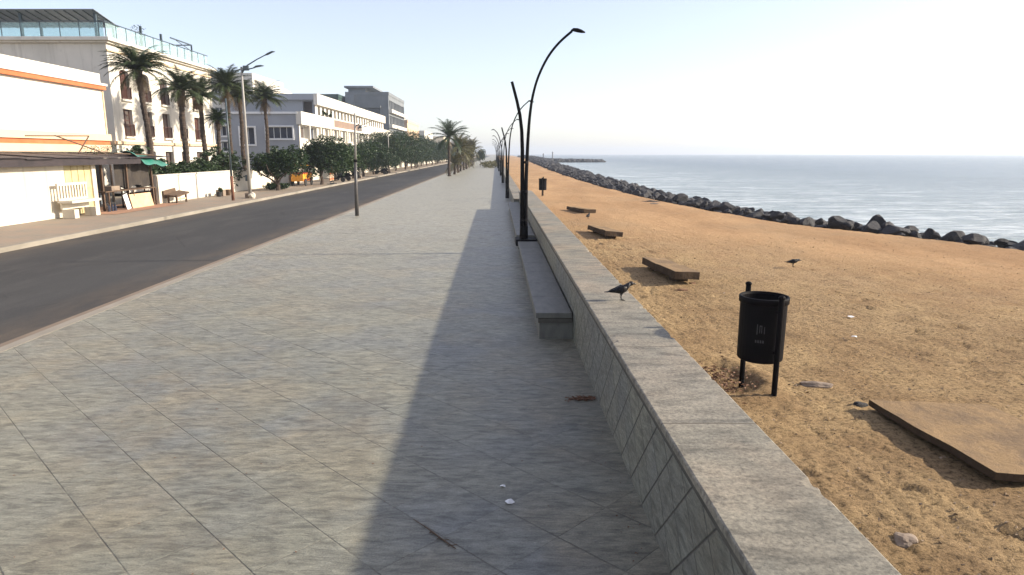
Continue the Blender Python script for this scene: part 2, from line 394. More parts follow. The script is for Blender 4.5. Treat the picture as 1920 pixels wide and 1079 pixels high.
def sand_mat():
    n = N('trampled_beach_sand')
    big = n.noise(.25, 4, .6); mid = n.noise(1.6, 6, .6); fi = n.noise(24, 6, .78); gr = n.noise(95, 3, .8)
    sp = n.sep(); d = sp[1]
    # reddish smooth drifts towards the rocks, coarse grey-brown litter close to the wall
    far = n.ramp(n.math('DIVIDE', n.math('ADD', n.math('ADD', d, n.math('MULTIPLY', sp[0], 1.6)), n.math('MULTIPLY', n.math('SUBTRACT', mid, .5), 9)), 60), [(.33, 0), (.52, 1)])
    near_c = n.mix(n.ramp(mid, [(.38, 0), (.62, 1)]), (.34, .238, .122), (.248, .165, .084))
    far_c = n.mix(n.ramp(n.noise(.5, 4, .6, n.mapping((1, .3, 1))), [(.4, 0), (.6, 1)]), (.44, .278, .142), (.36, .218, .108))
    col = n.mix(far, near_c, far_c)
    col = n.mix(n.math('MULTIPLY', n.ramp(big, [(.5, 0), (.62, 1)]), .4), col, (.29, .205, .118))
    k = n.ramp(fi, [(.38, .36), (.48, 1), (.62, 1.35)]); k2 = n.mix(n.math('MULTIPLY', far, .75), k, (1, 1, 1))
    col = n.mix(1, col, k2, 'MULTIPLY')
    col = n.mix(1, col, n.ramp(gr, [(.3, .72), (.7, 1.28)]), 'MULTIPLY')
    tr = n.ramp(n.noise(1, 5, .6, n.mapping((.9, .16, 1), (0, 0, R(8)))), [(.5, 0), (.56, .5), (.6, 0)])
    col = n.mix(n.math('MULTIPLY', tr, .5), col, (.26, .165, .085))
    crumbs = n.ramp(n.vor(9, vec=n.mapping((1, 1.5, 1))), [(.06, 1), (.12, 0)])
    col = n.mix(n.math('MULTIPLY', n.math('MULTIPLY', crumbs, n.math('SUBTRACT', 1, far)), .55), col, (.12, .07, .04))
    h = n.math('ADD', n.math('MULTIPLY', fi, 1.0), n.math('MULTIPLY', gr, .35))
    return n.fin(col, .95, n.bump(h, 1, .035), spec=.12)
M['sand'] = sand_mat()

def rock_mat():
    n = N('dark_granite_boulder')
    f = n.noise(1.6, 8, .7); c = n.mix(n.ramp(f, [(.35, 0), (.68, 1)]), (.007, .0075, .011), (.026, .024, .026))
    c = n.mix(n.ramp(n.noise(9, 6, .7), [(.52, 0), (.72, .5)]), c, (.06, .05, .045))
    return n.fin(c, .75, n.bump(n.noise(5, 8, .75), .8, .12))
M['rock'] = rock_mat()

def sea_mat():
    n = N('sea_water')
    sp = n.sep(); x, y = sp[0], sp[1]
    v1 = n.mapping((.5, 1.4, 1)); v2 = n.mapping((.12, .5, 1)); v3 = n.mapping((.03, .16, 1))
    a = n.noise(1.1, 6, .62, v1, .4); b = n.noise(1.0, 5, .6, v2, .5); c = n.noise(1.0, 5, .6, v3, .3)
    deep = n.mix(n.ramp(c, [(.4, 0), (.62, 1)]), (.055, .085, .10), (.085, .12, .135))
    # churned pale water and foam lines near the boulders
    near = n.ramp(n.math('DIVIDE', n.math('ADD', x, n.math('MULTIPLY', n.math('SUBTRACT', b, .5), 30)), 100), [(.12, 1), (.75, 0)])
    col = n.mix(n.math('MULTIPLY', near, .8), deep, (.24, .29, .28))
    foam = n.ramp(n.math('ADD', n.math('MULTIPLY', a, .5), n.math('ADD', n.math('MULTIPLY', b, .5), n.math('MULTIPLY', near, .13))), [(.58, 0), (.68, 1)])
    col = n.mix(n.math('MULTIPLY', foam, .65), col, (.62, .66, .65))
    h = n.math('ADD', n.math('MULTIPLY', a, .8), n.math('ADD', n.math('MULTIPLY', b, 1.8), n.math('MULTIPLY', c, 2.5)))
    return n.fin(col, .22, n.bump(h, 1, .45), spec=.5)
M['sea'] = sea_mat()
M['ground'] = plain('distant_dry_ground', (.30, .24, .17), (.22, .19, .13), .05, .95, .3, .6)

# ------------------------------------------------------------------ setting: ground, road, pavements, sea
YF = 900.0
def sheet(name, x0, x1, y0, y1, z, mat, loc=None):
    o = MB().quad((x0, y0, z), (x1, y0, z), (x1, y1, z), (x0, y1, z)).build(name, mat, fix=False)
    return tag(o, kind='structure')
sheet('ground', -3800, 1.3, -60, 3800, -.22, M['ground'])
sheet('road', -13.95, -7.19, -30, YF, -.14, M['asphalt'])
def kind_box(name, mat, *boxes, bevel=0): return tag(part(name, mat, None, *boxes, bevel=bevel), kind='structure')
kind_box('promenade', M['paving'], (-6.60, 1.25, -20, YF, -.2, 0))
kind_box('promenade_kerb', M['kerb'], (-6.78, -6.603, -20, YF, -.2, .004))
kind_box('gutter', M['gutter'], (-7.20, -6.783, -30, YF, -.2, -.11))
kind_box('far_pavement', M['farpave'], (-19.5, -14.103, -30, YF, -.2, -.01))
kind_box('far_kerb', M['kerb'], (-14.10, -13.92, -30, YF, -.2, .005))
sheet('stall_ground', -19.6, -16.6, 29.6, 36.3, .004, M['redsoil'])
tag(MB().quad((-3900, -80, -1.5), (3900, -80, -1.5), (3900, 3900, -1.5), (-3900, 3900, -1.5)).build('sea', M['sea'], fix=False), kind='structure')

# beach: edge of the sand measured at several distances
EDGE = [(-20, 26), (0, 22), (8, 18), (14, 14.2), (18.5, 12.1), (22.6, 10.2), (28, 9.1), (34.6, 8.4), (48.9, 7.8), (76, 7.8), (103, 8.2), (184, 10), (300, 14), (900, 22)]
def edge(y):
    for (a, b), (c, d) in zip(EDGE, EDGE[1:]):
        if y <= c: return b + (d-b)*(y-a)/(c-a)
    return EDGE[-1][1]
def sandz(x, y):
    z = .30
    z += .05*noise.noise(Vector((x*.35, y*.35, 1.3)))
    fall = max(0, (x-edge(y)+.4))
    return z - fall*.42
def grow(a, b, d0, k):
    r = [a]; d = d0
    while r[-1] < b: r.append(r[-1]+d); d *= k
    r[-1] = b; return r
ys = [-20, -10, -4, 0] + grow(1.6, YF, .028, 1.0075)
NU = 300
rf = random.Random(21); PRINTS = []
for tr in range(15):
    x, y = rf.uniform(2.0, 9), rf.uniform(2.5, 16); a = rf.uniform(0, 6.28)
    for k in range(26):
        a += rf.uniform(-.12, .12); x += .62*math.cos(a); y += .62*math.sin(a); sg = .11*(1 if k % 2 else -1)
        if 1.9 < x < 13 and 1.8 < y < 24: PRINTS.append((x-sg*math.sin(a), y+sg*math.cos(a), math.cos(a), math.sin(a)))
CELL = {}
for p_ in PRINTS:
    for i in (-1, 0, 1):
        for j in (-1, 0, 1): CELL.setdefault((int(p_[0]*2)+i, int(p_[1]*2)+j), []).append(p_)
def build_beach():
    vs = []; fs = []
    us = [(math.exp(2.2*i/NU)-1)/(math.exp(2.2)-1) for i in range(NU+1)]
    for y in ys:
        wd = edge(y) + 5 - 1.3
        for u in us:
            x = 1.3 + wd*u; z = sandz(x, y)
            if 1.5 < y < 60:
                fade = 1/(1+max(0, (y-16))/14)
                p = Vector((x, y*.85, 0))
                a = noise.noise(p*7.5); b = noise.noise(p*17+Vector((5, 3, 1))); c_ = noise.noise(p*2.4)
                z += (.012*a + .016*b + .016*c_ + .010*noise.noise(p*34))*fade
                z += .035*math.exp(-((x-1.7)/.22)**2)*(.6+noise.noise(Vector((y*.9, 2, 5))))
                for (fx, fy, ca, sa) in CELL.get((int(x*2), int(y*2)), ()):
                    u_ = ((x-fx)*ca+(y-fy)*sa)/.14; v_ = (-(x-fx)*sa+(y-fy)*ca)/.055; q_ = u_*u_+v_*v_
                    if q_ < 4: z += -.034*math.exp(-q_*1.2)+.016*math.exp(-(math.sqrt(q_)-1.25)**2*9)
                # loose pit dug beside the litter bin
                dd = math.hypot((x-2.35)/.38, (y-6.75)/.55)
                if dd < 1.6: z += -.09*math.exp(-dd*dd*1.6) + .05*math.exp(-(dd-1.15)**2*9)
            vs.append((x, y, z))
    n = NU+1
    for j in range(len(ys)-1):
        for i in range(NU): fs.append((j*n+i, j*n+i+1, (j+1)*n+i+1, (j+1)*n+i))
    m = MB(); m.v = vs; m.f = fs
    o = m.build('beach', M['sand'], smooth=True, fix=False); tag(o, kind='structure')
build_beach()

# ------------------------------------------------------------------ sea wall, benches
def seawall():
    r = empty('sea_wall', (1.35, 13, 0), 'long grey stone-clad sea wall with pale coping between promenade and sand', 'wall')
    part('wall_body', M['wallface'], r, (1.10, 1.66, -6, 32.3, -.1, .765))
    part('lip_shade_strip', M['edge_dark'], r, (1.112, 1.65, -6, 32.3, .7653, .8027))  # dark mossy strip painting in the shade under the coping lip
    m = MB(); y = -6 + 0.0
    yy = [-6, -2] + grow(0.0, 32.33, .022, 1.006)
    prof = [(1.068, .845), (1.068, .880), (1.071, .887), (1.079, .8905), (1.14, .8905), (1.375, .891), (1.62, .8905), (1.674, .8905), (1.682, .887), (1.685, .880), (1.685, .845)]
    vs = []; fs = []; k = len(prof)
    for y_ in yy:
        for i, (a_, b_) in enumerate(prof):
            q = Vector((a_*6, y_*1.0, b_*6)); w1 = noise.noise(Vector((a_*2, y_*5.5, b_*3))); w2 = noise.noise(Vector((a_*9, y_*22, 1.7)))
            corner = 1 if i in (1, 2, 3, 7, 8, 9) else 0
            chip = max(0, w1*.8+w2*.5-.28)*.045*corner
            sx = 1 if i < 5 else -1
            vs.append((a_+sx*(chip*(1 if i in (1, 2, 8, 9) else .5)+.0012*w2), y_, b_-chip*(.8 if corner else 0)+.0012*w1*(0 if i in (0, 10) else 1)))
    for j in range(len(yy)-1):
        for i in range(k-1): fs.append((j*k+i, (j+1)*k+i, (j+1)*k+i+1, j*k+i+1))
        fs.append((j*k+k-1, (j+1)*k+k-1, (j+1)*k, j*k))
    fs += [tuple(range(k)), tuple(range(len(vs)-1, len(vs)-k-1, -1))]
    m.add(vs, fs); m.build('coping', M['cap'], r)
    part('coping_edge', M['edge_dark'], r, (1.076, 1.675, -6, 32.32, .803, .8448))  # coping side: moss, plus its shade painted in as a dark tone
seawall()
def lowwall():
    r = empty('low_sea_wall', (1.1, 120, 0), 'low pale wall continuing beyond the end of the tall sea wall', 'wall')
    part('wall_body', M['wallface'], r, (.86, 1.38, 32.36, 420, -.1, .42))
    part('coping', M['cap'], r, (.84, 1.40, 32.35, 420, .423, .50), bevel=.01)
lowwall()
def bench(y0, y1, label):
    r = empty('stone_bench', (.84, (y0+y1)/2, 0), label, 'bench', 'stone benches built along the sea wall')
    part('base', M['bench_stone'], r, (.62, 1.095, y0+.04, y1-.04, -.05, .31))
    m = MB(); n = max(1, round((y1-y0)/1.15)); d = (y1-y0)/n
    for i in range(n): m.box(.565, 1.072, y0+i*d+.003, y0+(i+1)*d-.003, .313, .39)
    m.build('seat', M['bench_stone'], r, bevel=.008)
    part('seat_edge', M['edge_dark'], r, (.60, 1.08, y0+.015, y0+.04, .24, .308))
bench(9.31, 17.25, 'long grey stone bench against the sea wall, the nearer one')
bench(18.6, 31.6, 'long grey stone bench against the sea wall beyond the nearest curved lamp')

# ------------------------------------------------------------------ curved seaside lamps
def curved_lamp(y, x, zb, H, label, broken=False, left_head=False, plate=True):
    r = empty('curved_street_lamp', (x, y, zb), label, 'street lamp', 'curved black lamps along the sea wall')
    if plate: part('base_plate', M['black_metal'], r, (x-.22, x+.33, y-.35, y+.35, zb-.1, zb+.06), bevel=.01)
    xo = x + .05
    arc = [(0, 0), (.0, 1.6), (.02, 2.35), (.045, 2.95), (.085, 3.5), (.155, 4.0), (.29, 4.5), (.52, 5.0), (.80, 5.38), (1.12, 5.68)]
    k = H/5.7
    arc = [(a, b*k) for a, b in arc]
    pts = []
    for i in range(len(arc)-1):
        p0 = arc[max(i-1, 0)]; p1 = arc[i]; p2 = arc[i+1]; p3 = arc[min(i+2, len(arc)-1)]
        for q in range(4):
            t = q/4
            f = lambda a, b, c, d: .5*((2*b)+(-a+c)*t+(2*a-5*b+4*c-d)*t*t+(-a+3*b-3*c+d)*t*t*t)
            pts.append((f(p0[0], p1[0], p2[0], p3[0]), f(p0[1], p1[1], p2[1], p3[1])))
    pts.append(arc[-1])
    z0 = zb+.05; h0 = H-z0
    P = [(xo+a, y, z0+b*h0/(5.68*k)) for a, b in pts]
    rad = [.052-.021*min(1, i/(len(P)*.6)) for i in range(len(P))]
    MB().tube(P, rad, 12).build('tall_pole', M['black_metal'], r, smooth=True)
    tip = Vector(P[-1])
    lh = MB(); lh.loft([((tip.x-.03, y, tip.z+.01), (0, 1, 0), (0, 0, 1), .03, .02), ((tip.x+.03, y, tip.z+.035), (0, 1, 0), (0, 0, 1), .075, .04),
        ((tip.x+.14, y, tip.z+.02), (0, 1, 0), (0, 0, 1), .105, .05), ((tip.x+.24, y, tip.z-.005), (0, 1, 0), (0, 0, 1), .095, .04), ((tip.x+.33, y, tip.z-.03), (0, 1, 0), (0, 0, 1), .03, .015)], 14)
    lh.build('lamp_head', M['black_metal'], r, smooth=True)
    q = [(-.055, 0), (-.055, 1.5), (-.06, 2.3), (-.08, 2.8), (-.13, 3.2), (-.21, 3.55), (-.34, 4.02)]
    if left_head: q += [(-.50, 4.35), (-.75, 4.6)]
    Q = [(xo+a-.045, y, z0+b) for a, b in q]
    MB().tube(Q, [.056, .053, .049, .045, .042, .039, .036, .033, .031][:len(Q)], 12).build('short_pole', M['black_metal'], r, smooth=True)
    if left_head:
        t = Vector(Q[-1])
        MB().loft([((t.x+.03, y, t.z), (0, 1, 0), (0, 0, 1), .03, .02), ((t.x-.1, y, t.z+.02), (0, 1, 0), (0, 0, 1), .1, .045),
                   ((t.x-.28, y, t.z-.03), (0, 1, 0), (0, 0, 1), .03, .015)], 12).build('lamp_head', M['black_metal'], r, smooth=True)
    for zz in (.5, 1.25, 2.0): MB().tube([(xo-.05, y, z0+zz-.03), (xo-.05, y, z0+zz+.03)], .095, 12).build('clamp', M['black_metal'], r)
    if broken:
        m = MB(); m.tube([(xo-.05, y, z0), (xo-.05, y, z0+.34)], [.115, .105], 14)
        m.build('pole_foot', M['black_metal'], r)
    return r
curved_lamp(17.9, .74, .33, 5.62, 'tall black curved lamp with headless short arm, nearest to the camera between the benches', broken=True)
l2 = curved_lamp(39.6, .66, 0, 5.5, 'second curved lamp, standing just beyond the end of the tall sea wall', broken=True, plate=False)
l3 = curved_lamp(60.5, .60, 0, 5.5, 'third curved lamp from the camera, with arms to both sides', left_head=True, plate=False)
for i in range(5):
    c_ = copy_tree(l3); c_.location = (.56-.12*i, 81+21*i, 0)
    c_['label'] = 'far curved lamp in the distant cluster of poles beside the low wall'

# ------------------------------------------------------------------ crows
def crow(x, y, z, ang, label, L=.40, pose=0, head_up=.02):
    r = empty('crow', (x, y, z), label, 'bird', 'crows on the wall and the sand')
    s = L/.42
    Z = (0, 0, 1); Y = (0, 1, 0)
    def P(a, b): return Vector((a*s, 0, b*s))
    body = MB(); rr = [(-.235, .118+pose*.5, .008, .004), (-.20, .120+pose*.4, .022, .007), (-.13, .128+pose*.2, .026, .012), (-.085, .135, .038, .030), (-.04, .140, .052, .047),
          (.01, .146, .058, .055), (.055, .160+head_up*.3, .050, .050), (.085, .180+head_up*.7, .036, .038), (.108, .198+head_up, .031, .032), (.130, .204+head_up, .029, .029), (.148, .202+head_up, .020, .021), (.158, .199+head_up, .010, .011)]
    body.loft([(P(a, b), Y, Z, u*s, v*s) for a, b, u, v in rr], 14)
    ob = body.build('body', M['feather'], None, smooth=True); ob.parent = r
    bk = MB(); bk.loft([(P(.152, .200+head_up), Y, Z, .010*s, .012*s), (P(.178, .196+head_up), Y, Z, .007*s, .008*s), (P(.200, .186+head_up), Y, Z, .001, .001)], 8)
    o2 = bk.build('beak', M['beak'], None, smooth=True); o2.parent = r
    for sd_ in (-1, 1):
        wg = MB(); wg.loft([(P(.055, .165)+Vector((0, sd_*.042*s, 0)), Y, Z, .012*s, .03*s), (P(0, .155)+Vector((0, sd_*.054*s, 0)), Y, Z, .012*s, .045*s),
                            (P(-.08, .138)+Vector((0, sd_*.040*s, 0)), Y, Z, .010*s, .03*s), (P(-.17, .125)+Vector((0, sd_*.018*s, 0)), Y, Z, .004*s, .010*s)], 8)
        o3 = wg.build('wing', M['feather'], None, smooth=True); o3.parent = r
        lg = MB(); lg.tube([P(.0, .10)+Vector((0, sd_*.022*s, 0)), P(-.012, .052)+Vector((0, sd_*.024*s, 0)), P(.006, .004)+Vector((0, sd_*.024*s, 0))], [.012*s, .0045*s, .004*s], 6)
        for dx, dy in ((.035, .012), (.038, 0), (.035, -.012), (-.025, 0)):
            lg.tube([P(.006, .005)+Vector((0, sd_*.024*s, 0)), P(.006+dx, .003)+Vector((0, (sd_*.024+dy)*s, 0))], [.004*s, .002*s], 5)
        o4 = lg.build('leg', M['beak'], None); o4.parent = r
    nk = MB(); nk.loft([(P(.062, .166+head_up*.35), Y, Z, .0495*s, .0495*s), (P(.085, .181+head_up*.7), Y, Z, .0375*s, .0395*s), (P(.104, .195+head_up*.95), Y, Z, .0325*s, .0335*s)], 14)
    o5 = nk.build('neck', M['feather_grey'], None, smooth=True); o5.parent = r
    r.rotation_euler = (0, 0, ang)
    return r
crow(1.49, 7.85, .89, R(8), 'black crow standing on the pale coping of the sea wall', .38)
crow(6.12, 13.74, .31, R(-4), 'black crow pecking on open sand between the litter bin and the rocks', .34, .03, -.02)
crow(3.28, 24.1, .31, R(60), 'small black crow on the sand beside the farthest broken slab', .36, -.02, .03)

# ------------------------------------------------------------------ litter bins
def litter_bin(x, y, z, label, rot, marks=True):
    r = empty('litter_bin', (x, y, z), label, 'litter bin', 'black litter bins standing on the sand')
    rb = .215; zb = z+.35; zt = z+.98
    m = MB()
    m.lathe((x, y, 0), [(rb*.90, zb), (rb*.97, zb+.012), (rb*.985, zb+.03), (rb, zt-.08), (rb, zt-.02), (rb-.012, zt-.02), (rb-.014, zb+.05), (.001, zb+.045)], 36, True, False)
    m.build('bucket', M['black_metal'], r, smooth=False)
    m = MB(); m.lathe((x, y, 0), [(rb+.002, zt-.065), (rb+.013, zt-.06), (rb+.016, zt-.01), (rb+.010, zt), (rb-.006, zt), (rb-.010, zt-.05)], 36, False, False)
    m.build('rim', M['black_metal'], r, smooth=True)
    c_, s_ = math.cos(rot), math.sin(rot)
    for k in (-1, 1):
        px, py = x+c_*(rb+.045)*k, y+s_*(rb+.045)*k
        top = zt + (.06 if k > 0 else .02)
        p = MB(); p.tube([(px, py, z-.25), (px, py, top)], .026, 12); p.lathe((px, py, top), [(.030, 0), (.032, .012), (.022, .026), (.004, .032)], 12)
        po = p.build('post', M['black_metal'], r, smooth=False)
        for bz in (zt-.12, zb+.12): MB().tube([(x+c_*(rb-.02)*k, y+s_*(rb-.02)*k, bz), (px, py, bz)], .018, 8).build('bracket', M['black_metal'], po)
    if marks:   # faint worn printed mark on the drum facing the walk
        mk = MB(); a0 = math.atan2(-y, -x)-.04
        def pt(da, zz): return (x+math.cos(a0+da)*(rb+.0015), y+math.sin(a0+da)*(rb+.0015), zz)
        zz = zb+.34
        for d0, d1, z0, z1 in ((-.16, -.12, -.05, .05), (-.05, -.02, -.035, .04), (-.05, .06, .03, .042), (.03, .06, -.035, .04), (.14, .17, -.04, .03)):
            mk.quad(pt(d0, zz+z0), pt(d1, zz+z0), pt(d1, zz+z1), pt(d0, zz+z1))
        for q in range(4):
            mk.quad(pt(-.2+q*.1, zz-.13), pt(-.13+q*.1, zz-.13), pt(-.14+q*.1, zz-.105), pt(-.2+q*.1, zz-.10))
        mk.build('printed_mark', M['mark_grey'], r, fix=False)
    return r
litter_bin(2.585, 6.37, .28, 'black round litter bin on two posts, close beside the sea wall', R(104))
litter_bin(2.58, 37.7, .28, 'black litter bin far along the sand near the curved lamps', R(80), marks=False)
MB().lathe((2.66, 6.08, .26), [(.001, 0), (.075, .01), (.06, .05), (.02, .07)], 9).build('stone', M['stone_pale'], None)
o = bpy.data.objects[-1] if False else None
for q in bpy.data.objects:
    if q.name == 'stone': tag(q, 'small pale stone at the foot of the near litter bin post', 'stone')

# ------------------------------------------------------------------ broken slab benches and stones on the sand
def rough_block(m, x0, x1, y0, y1, z0, z1, piv, tilt, rot, seed=0, amp=.018):
    nx, ny, nz = max(2, int((x1-x0)/.09)), max(2, int((y1-y0)/.09)), 2
    bm = bmesh.new(); bmesh.ops.create_cube(bm, size=1)
    bmesh.ops.subdivide_edges(bm, edges=bm.edges[:], cuts=6, use_grid_fill=True)
    mt = Euler((tilt[0], tilt[1], rot)).to_matrix(); pv = Vector(piv)
    vs = []
    for v in bm.verts:
        p = Vector((x0+(v.co.x+.5)*(x1-x0), y0+(v.co.y+.5)*(y1-y0), z0+(v.co.z+.5)*(z1-z0)))
        p += noise.noise_vector(p*3.5+Vector((seed, 0, 0)))*amp
        vs.append(mt @ (p-pv)+pv)
    fs = [tuple(v.index for v in f.verts) for f in bm.faces]; bm.free()
    m.add(vs, fs)
def slab_bench(x, y, wx, ly, z, tilt, rot, label, supports=((0, -.5), (0, .6)), th=.13):
    r = empty('concrete_slab_bench', (x, y, z), label, 'slab', 'broken concrete slabs lying on the sand')
    m = MB(); rough_block(m, x-wx/2, x+wx/2, y-ly/2, y+ly/2, z+.20-th, z+.20, (x, y, z), tilt, rot, x*7)
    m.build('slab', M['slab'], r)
    for (dx, dy) in supports:
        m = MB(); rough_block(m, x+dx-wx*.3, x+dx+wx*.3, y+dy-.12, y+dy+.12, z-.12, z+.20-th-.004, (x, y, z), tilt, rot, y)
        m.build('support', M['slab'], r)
slab_bench(3.30, 12.75, .46, 1.95, .33, (R(-1), R(2), 0), R(5), 'tilted concrete slab raised on blocks, nearest beyond the crow on the wall', ((0, -.55), (.02, .65)))
slab_bench(3.10, 19.35, .50, 2.0, .30, (R(-1.5), R(5), 0), R(6), 'tilted concrete slab in the middle distance, second beyond the near bin', ((0, -.6), (0, .6)))
slab_bench(3.42, 27.4, .5, 1.6, .25, (R(0), R(4), 0), R(20), 'low concrete slab half sunk in sand, farthest of the slabs', ((0, -.4),))
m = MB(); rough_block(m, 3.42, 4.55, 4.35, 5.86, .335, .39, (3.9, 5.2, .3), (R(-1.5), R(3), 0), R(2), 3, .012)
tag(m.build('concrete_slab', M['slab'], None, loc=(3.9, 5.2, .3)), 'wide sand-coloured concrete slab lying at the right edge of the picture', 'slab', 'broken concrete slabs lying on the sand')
def stone(x, y, z, sx, sy, sz, seed, label, mat='stone_pale', rot=0, name='stone', group='small stones on the sand'):
    bm = bmesh.new(); bmesh.ops.create_icosphere(bm, subdivisions=3, radius=1)
    mt = Matrix.Rotation(rot, 3, 'Z'); vs = []
    for v in bm.verts:
        p = v.co.copy(); p *= 1 + .35*noise.noise(p*1.3+Vector((seed, 0, 0))) + .08*noise.noise(p*4+Vector((seed, 0, 0)))
        vs.append(mt @ Vector((p.x*sx, p.y*sy, p.z*sz)) + Vector((x, y, z)))
    fs = [tuple(v.index for v in f.verts) for f in bm.faces]; bm.free()
    o = MB().add(vs, fs).build(name, M[mat], None, loc=(x, y, z)); tag(o, label, name.replace('_', ' '), group); return o
stone(3.22, 6.50, .31, .16, .06, .035, 1, 'flat pale stone on the sand right of the near bin', rot=R(-12))
stone(2.47, 3.70, .31, .08, .06, .04, 2, 'rough grey stone on the sand by the coping at lower right', rot=R(30))
stone(3.52, 11.9, .31, .07, .06, .03, 5, 'reddish stone at the near end of the tilted slab', mat='dry_leaf')
stone(3.18, 11.35, .31, .10, .04, .02, 8, 'dark flat scrap of stone on the sand before the tilted slab', mat='dry_leaf')
stone(3.38, 5.95, .31, .07, .04, .03, 9, 'purple-grey stone at the far corner of the wide slab', mat='rock')
stone(7.3, 31.3, .28, .26, .15, .10, 4, 'brown stone alone on the sand before the rocks', mat='stone_pale')
stone(7.5, 33.0, .26, .5, .25, .12, 14, 'low flat boulder on the sand at the foot of the rock line', mat='rock')
def litter(x, y, z, s, seed, label, flat=.35, mat='litter', name='litter', group=None):
    m = MB(); rnd = random.Random(seed); n = 7; c_ = Vector((x, y, z))
    vs = [c_+Vector((0, 0, s*flat))]+[c_+Vector((math.cos(a*2*PI/n)*s*rnd.uniform(.6, 1.1), math.sin(a*2*PI/n)*s*rnd.uniform(.5, 1), s*rnd.uniform(0, flat*.8))) for a in range(n)]
    fs = [(0, i+1, (i+1) % n+1) for i in range(n)] + [tuple(range(n, 0, -1))]
    o = m.add(vs, fs).build(name, M[mat], None, loc=(x, y, z)); tag(o, label, 'litter', group); return o
G1 = 'scraps of white litter'
litter(.055, 4.97, .001, .030, 1, 'smaller white petal-like scrap on the shaded paving', .6, group=G1)
litter(.10, 4.72, .001, .042, 2, 'larger white crumpled scrap on the shaded paving', .6, group=G1)
for i, (x, y, s, t) in enumerate([(5.05, 9.35, .055, 'white crumpled scrap on the sand right of the near bin, the farther of two'), (4.55, 8.3, .04, 'white scrap on the sand right of the near bin, the nearer of two'),
        (2.05, 4.60, .022, 'white scrap of paper on the sand beside the coping'), (3.80, 11.0, .045, 'white scrap on the sand beyond the near bin'), (2.12, 6.55, .03, 'white scrap on the loose soil beside the near bin')]):
    litter(x, y, .315, s, 10+i, t, .5, group=G1)
# twig in the paving joint
def twig():
    m = MB(); a = Vector((-.60, 4.47, .006)); b = Vector((-.27, 4.10, .006))
    m.tube([a, a.lerp(b, .35)+Vector((.004, 0, .004)), a.lerp(b, .7), b], [.002, .0045, .006, .003], 6)
    rnd = random.Random(4)
    for i in range(12):
        p = a.lerp(b, .35+.6*rnd.random()); ang = rnd.uniform(-2.2, .6); q = p+Vector((math.cos(ang), math.sin(ang), .2))*rnd.uniform(.015, .045)
        m.tube([p, q], [.004, .002], 5)
    tag(m.build('twig', M['wood'], None, loc=(-.43, 4.28, 0)), 'dry brown twig lying along a joint of the paving', 'twig')
twig()
# scattered bits on the walk: too many to count
def crumbs():
    rnd = random.Random(11); m = MB()
    for i in range(420):
        y = rnd.uniform(3.2, 14)**1.0; x = rnd.uniform(-5.5, 1.02)
        if rnd.random() < .35: x = 1.03-abs(rnd.gauss(0, .12))
        s = rnd.uniform(.004, .013); a = rnd.uniform(0, PI)
        c_, s_ = math.cos(a)*s, math.sin(a)*s
        m.add([(x-c_, y-s_, .003), (x+s_*.5, y-c_*.5, .005), (x+c_, y+s_, .004), (x-s_*.5, y+c_*.5, .007)], [(0, 1, 2, 3)])
    tag(m.build('dry_leaf_crumbs', M['dry_leaf'], None, fix=False), 'tiny dry leaf crumbs strewn over the paving', 'leaf litter', kind='stuff')
    m = MB()
    for i in range(120):   # brown leaf pile by the wall
        r_ = rnd.gauss(0, .075); x = .95+rnd.gauss(0, .09); y = 6.92+rnd.gauss(0, .035); s = rnd.uniform(.012, .03); a = rnd.uniform(0, PI)
        c_, s_ = math.cos(a)*s, math.sin(a)*s; z = rnd.uniform(.003, .012)
        if x > 1.08: continue
        m.add([(x-c_, y-s_, z), (x+s_*.6, y-c_*.6, z+.006), (x+c_, y+s_, z), (x-s_*.6, y+c_*.6, z+.008)], [(0, 1, 2, 3)])
    tag(m.build('leaf_pile', M['dry_leaf'], None, fix=False), 'small brown pile of dead leaves against the foot of the sea wall', 'leaf litter', kind='stuff')
    m = MB()
    for i in range(420):   # leaves in the pit by the bin
        x = 2.28+rnd.gauss(0, .17); y = 6.72+rnd.gauss(0, .26); s = rnd.uniform(.01, .03); a = rnd.uniform(0, PI)
        if x < 1.72: continue
        c_, s_ = math.cos(a)*s, math.sin(a)*s; z = .315+rnd.uniform(-.03, .02)
        m.add([(x-c_, y-s_, z), (x+s_*.6, y-c_*.6, z+.01), (x+c_, y+s_, z), (x-s_*.6, y+c_*.6, z+.012)], [(0, 1, 2, 3)])
    for i in range(900):   # litter drifted along the back of the coping
        y = 1.9+rnd.random()*9; x = 1.70+abs(rnd.gauss(0, .11)); s = rnd.uniform(.006, .02); a = rnd.uniform(0, PI)
        if noise.noise(Vector((x*2, y*1.5, 3))) < -.05: continue
        c_, s_ = math.cos(a)*s, math.sin(a)*s; z = sandz(x, y)+rnd.uniform(0, .02)
        m.add([(x-c_, y-s_, z), (x+s_*.6, y-c_*.6, z+.008), (x+c_, y+s_, z), (x-s_*.6, y+c_*.6, z+.01)], [(0, 1, 2, 3)])
    tag(m.build('dead_leaves', M['dry_leaf'], None, fix=False), 'brown dead leaves in the hollow beside the near bin and along the coping', 'leaf litter', kind='stuff')
    m = MB()
    for i in range(5200):  # pebbles and shell grit on the sand
        y = 1.8+rnd.random()**1.5*17; x = 1.72+rnd.random()*(min(edge(y), 3+y*.8)-1.8)
        s = rnd.uniform(.005, .019); z = sandz(x, y)+.004
        q = [Vector((rnd.uniform(-1, 1), rnd.uniform(-1, 1), rnd.uniform(-.3, 1))).normalized()*s for _ in range(4)]
        m.add([Vector((x, y, z))+k for k in q], [(0, 1, 2), (0, 2, 3), (0, 3, 1), (1, 3, 2)])
    tag(m.build('beach_grit', M['grit'], None, fix=False), 'pebbles and shell grit scattered over the trampled sand', 'grit', kind='stuff')
crumbs()

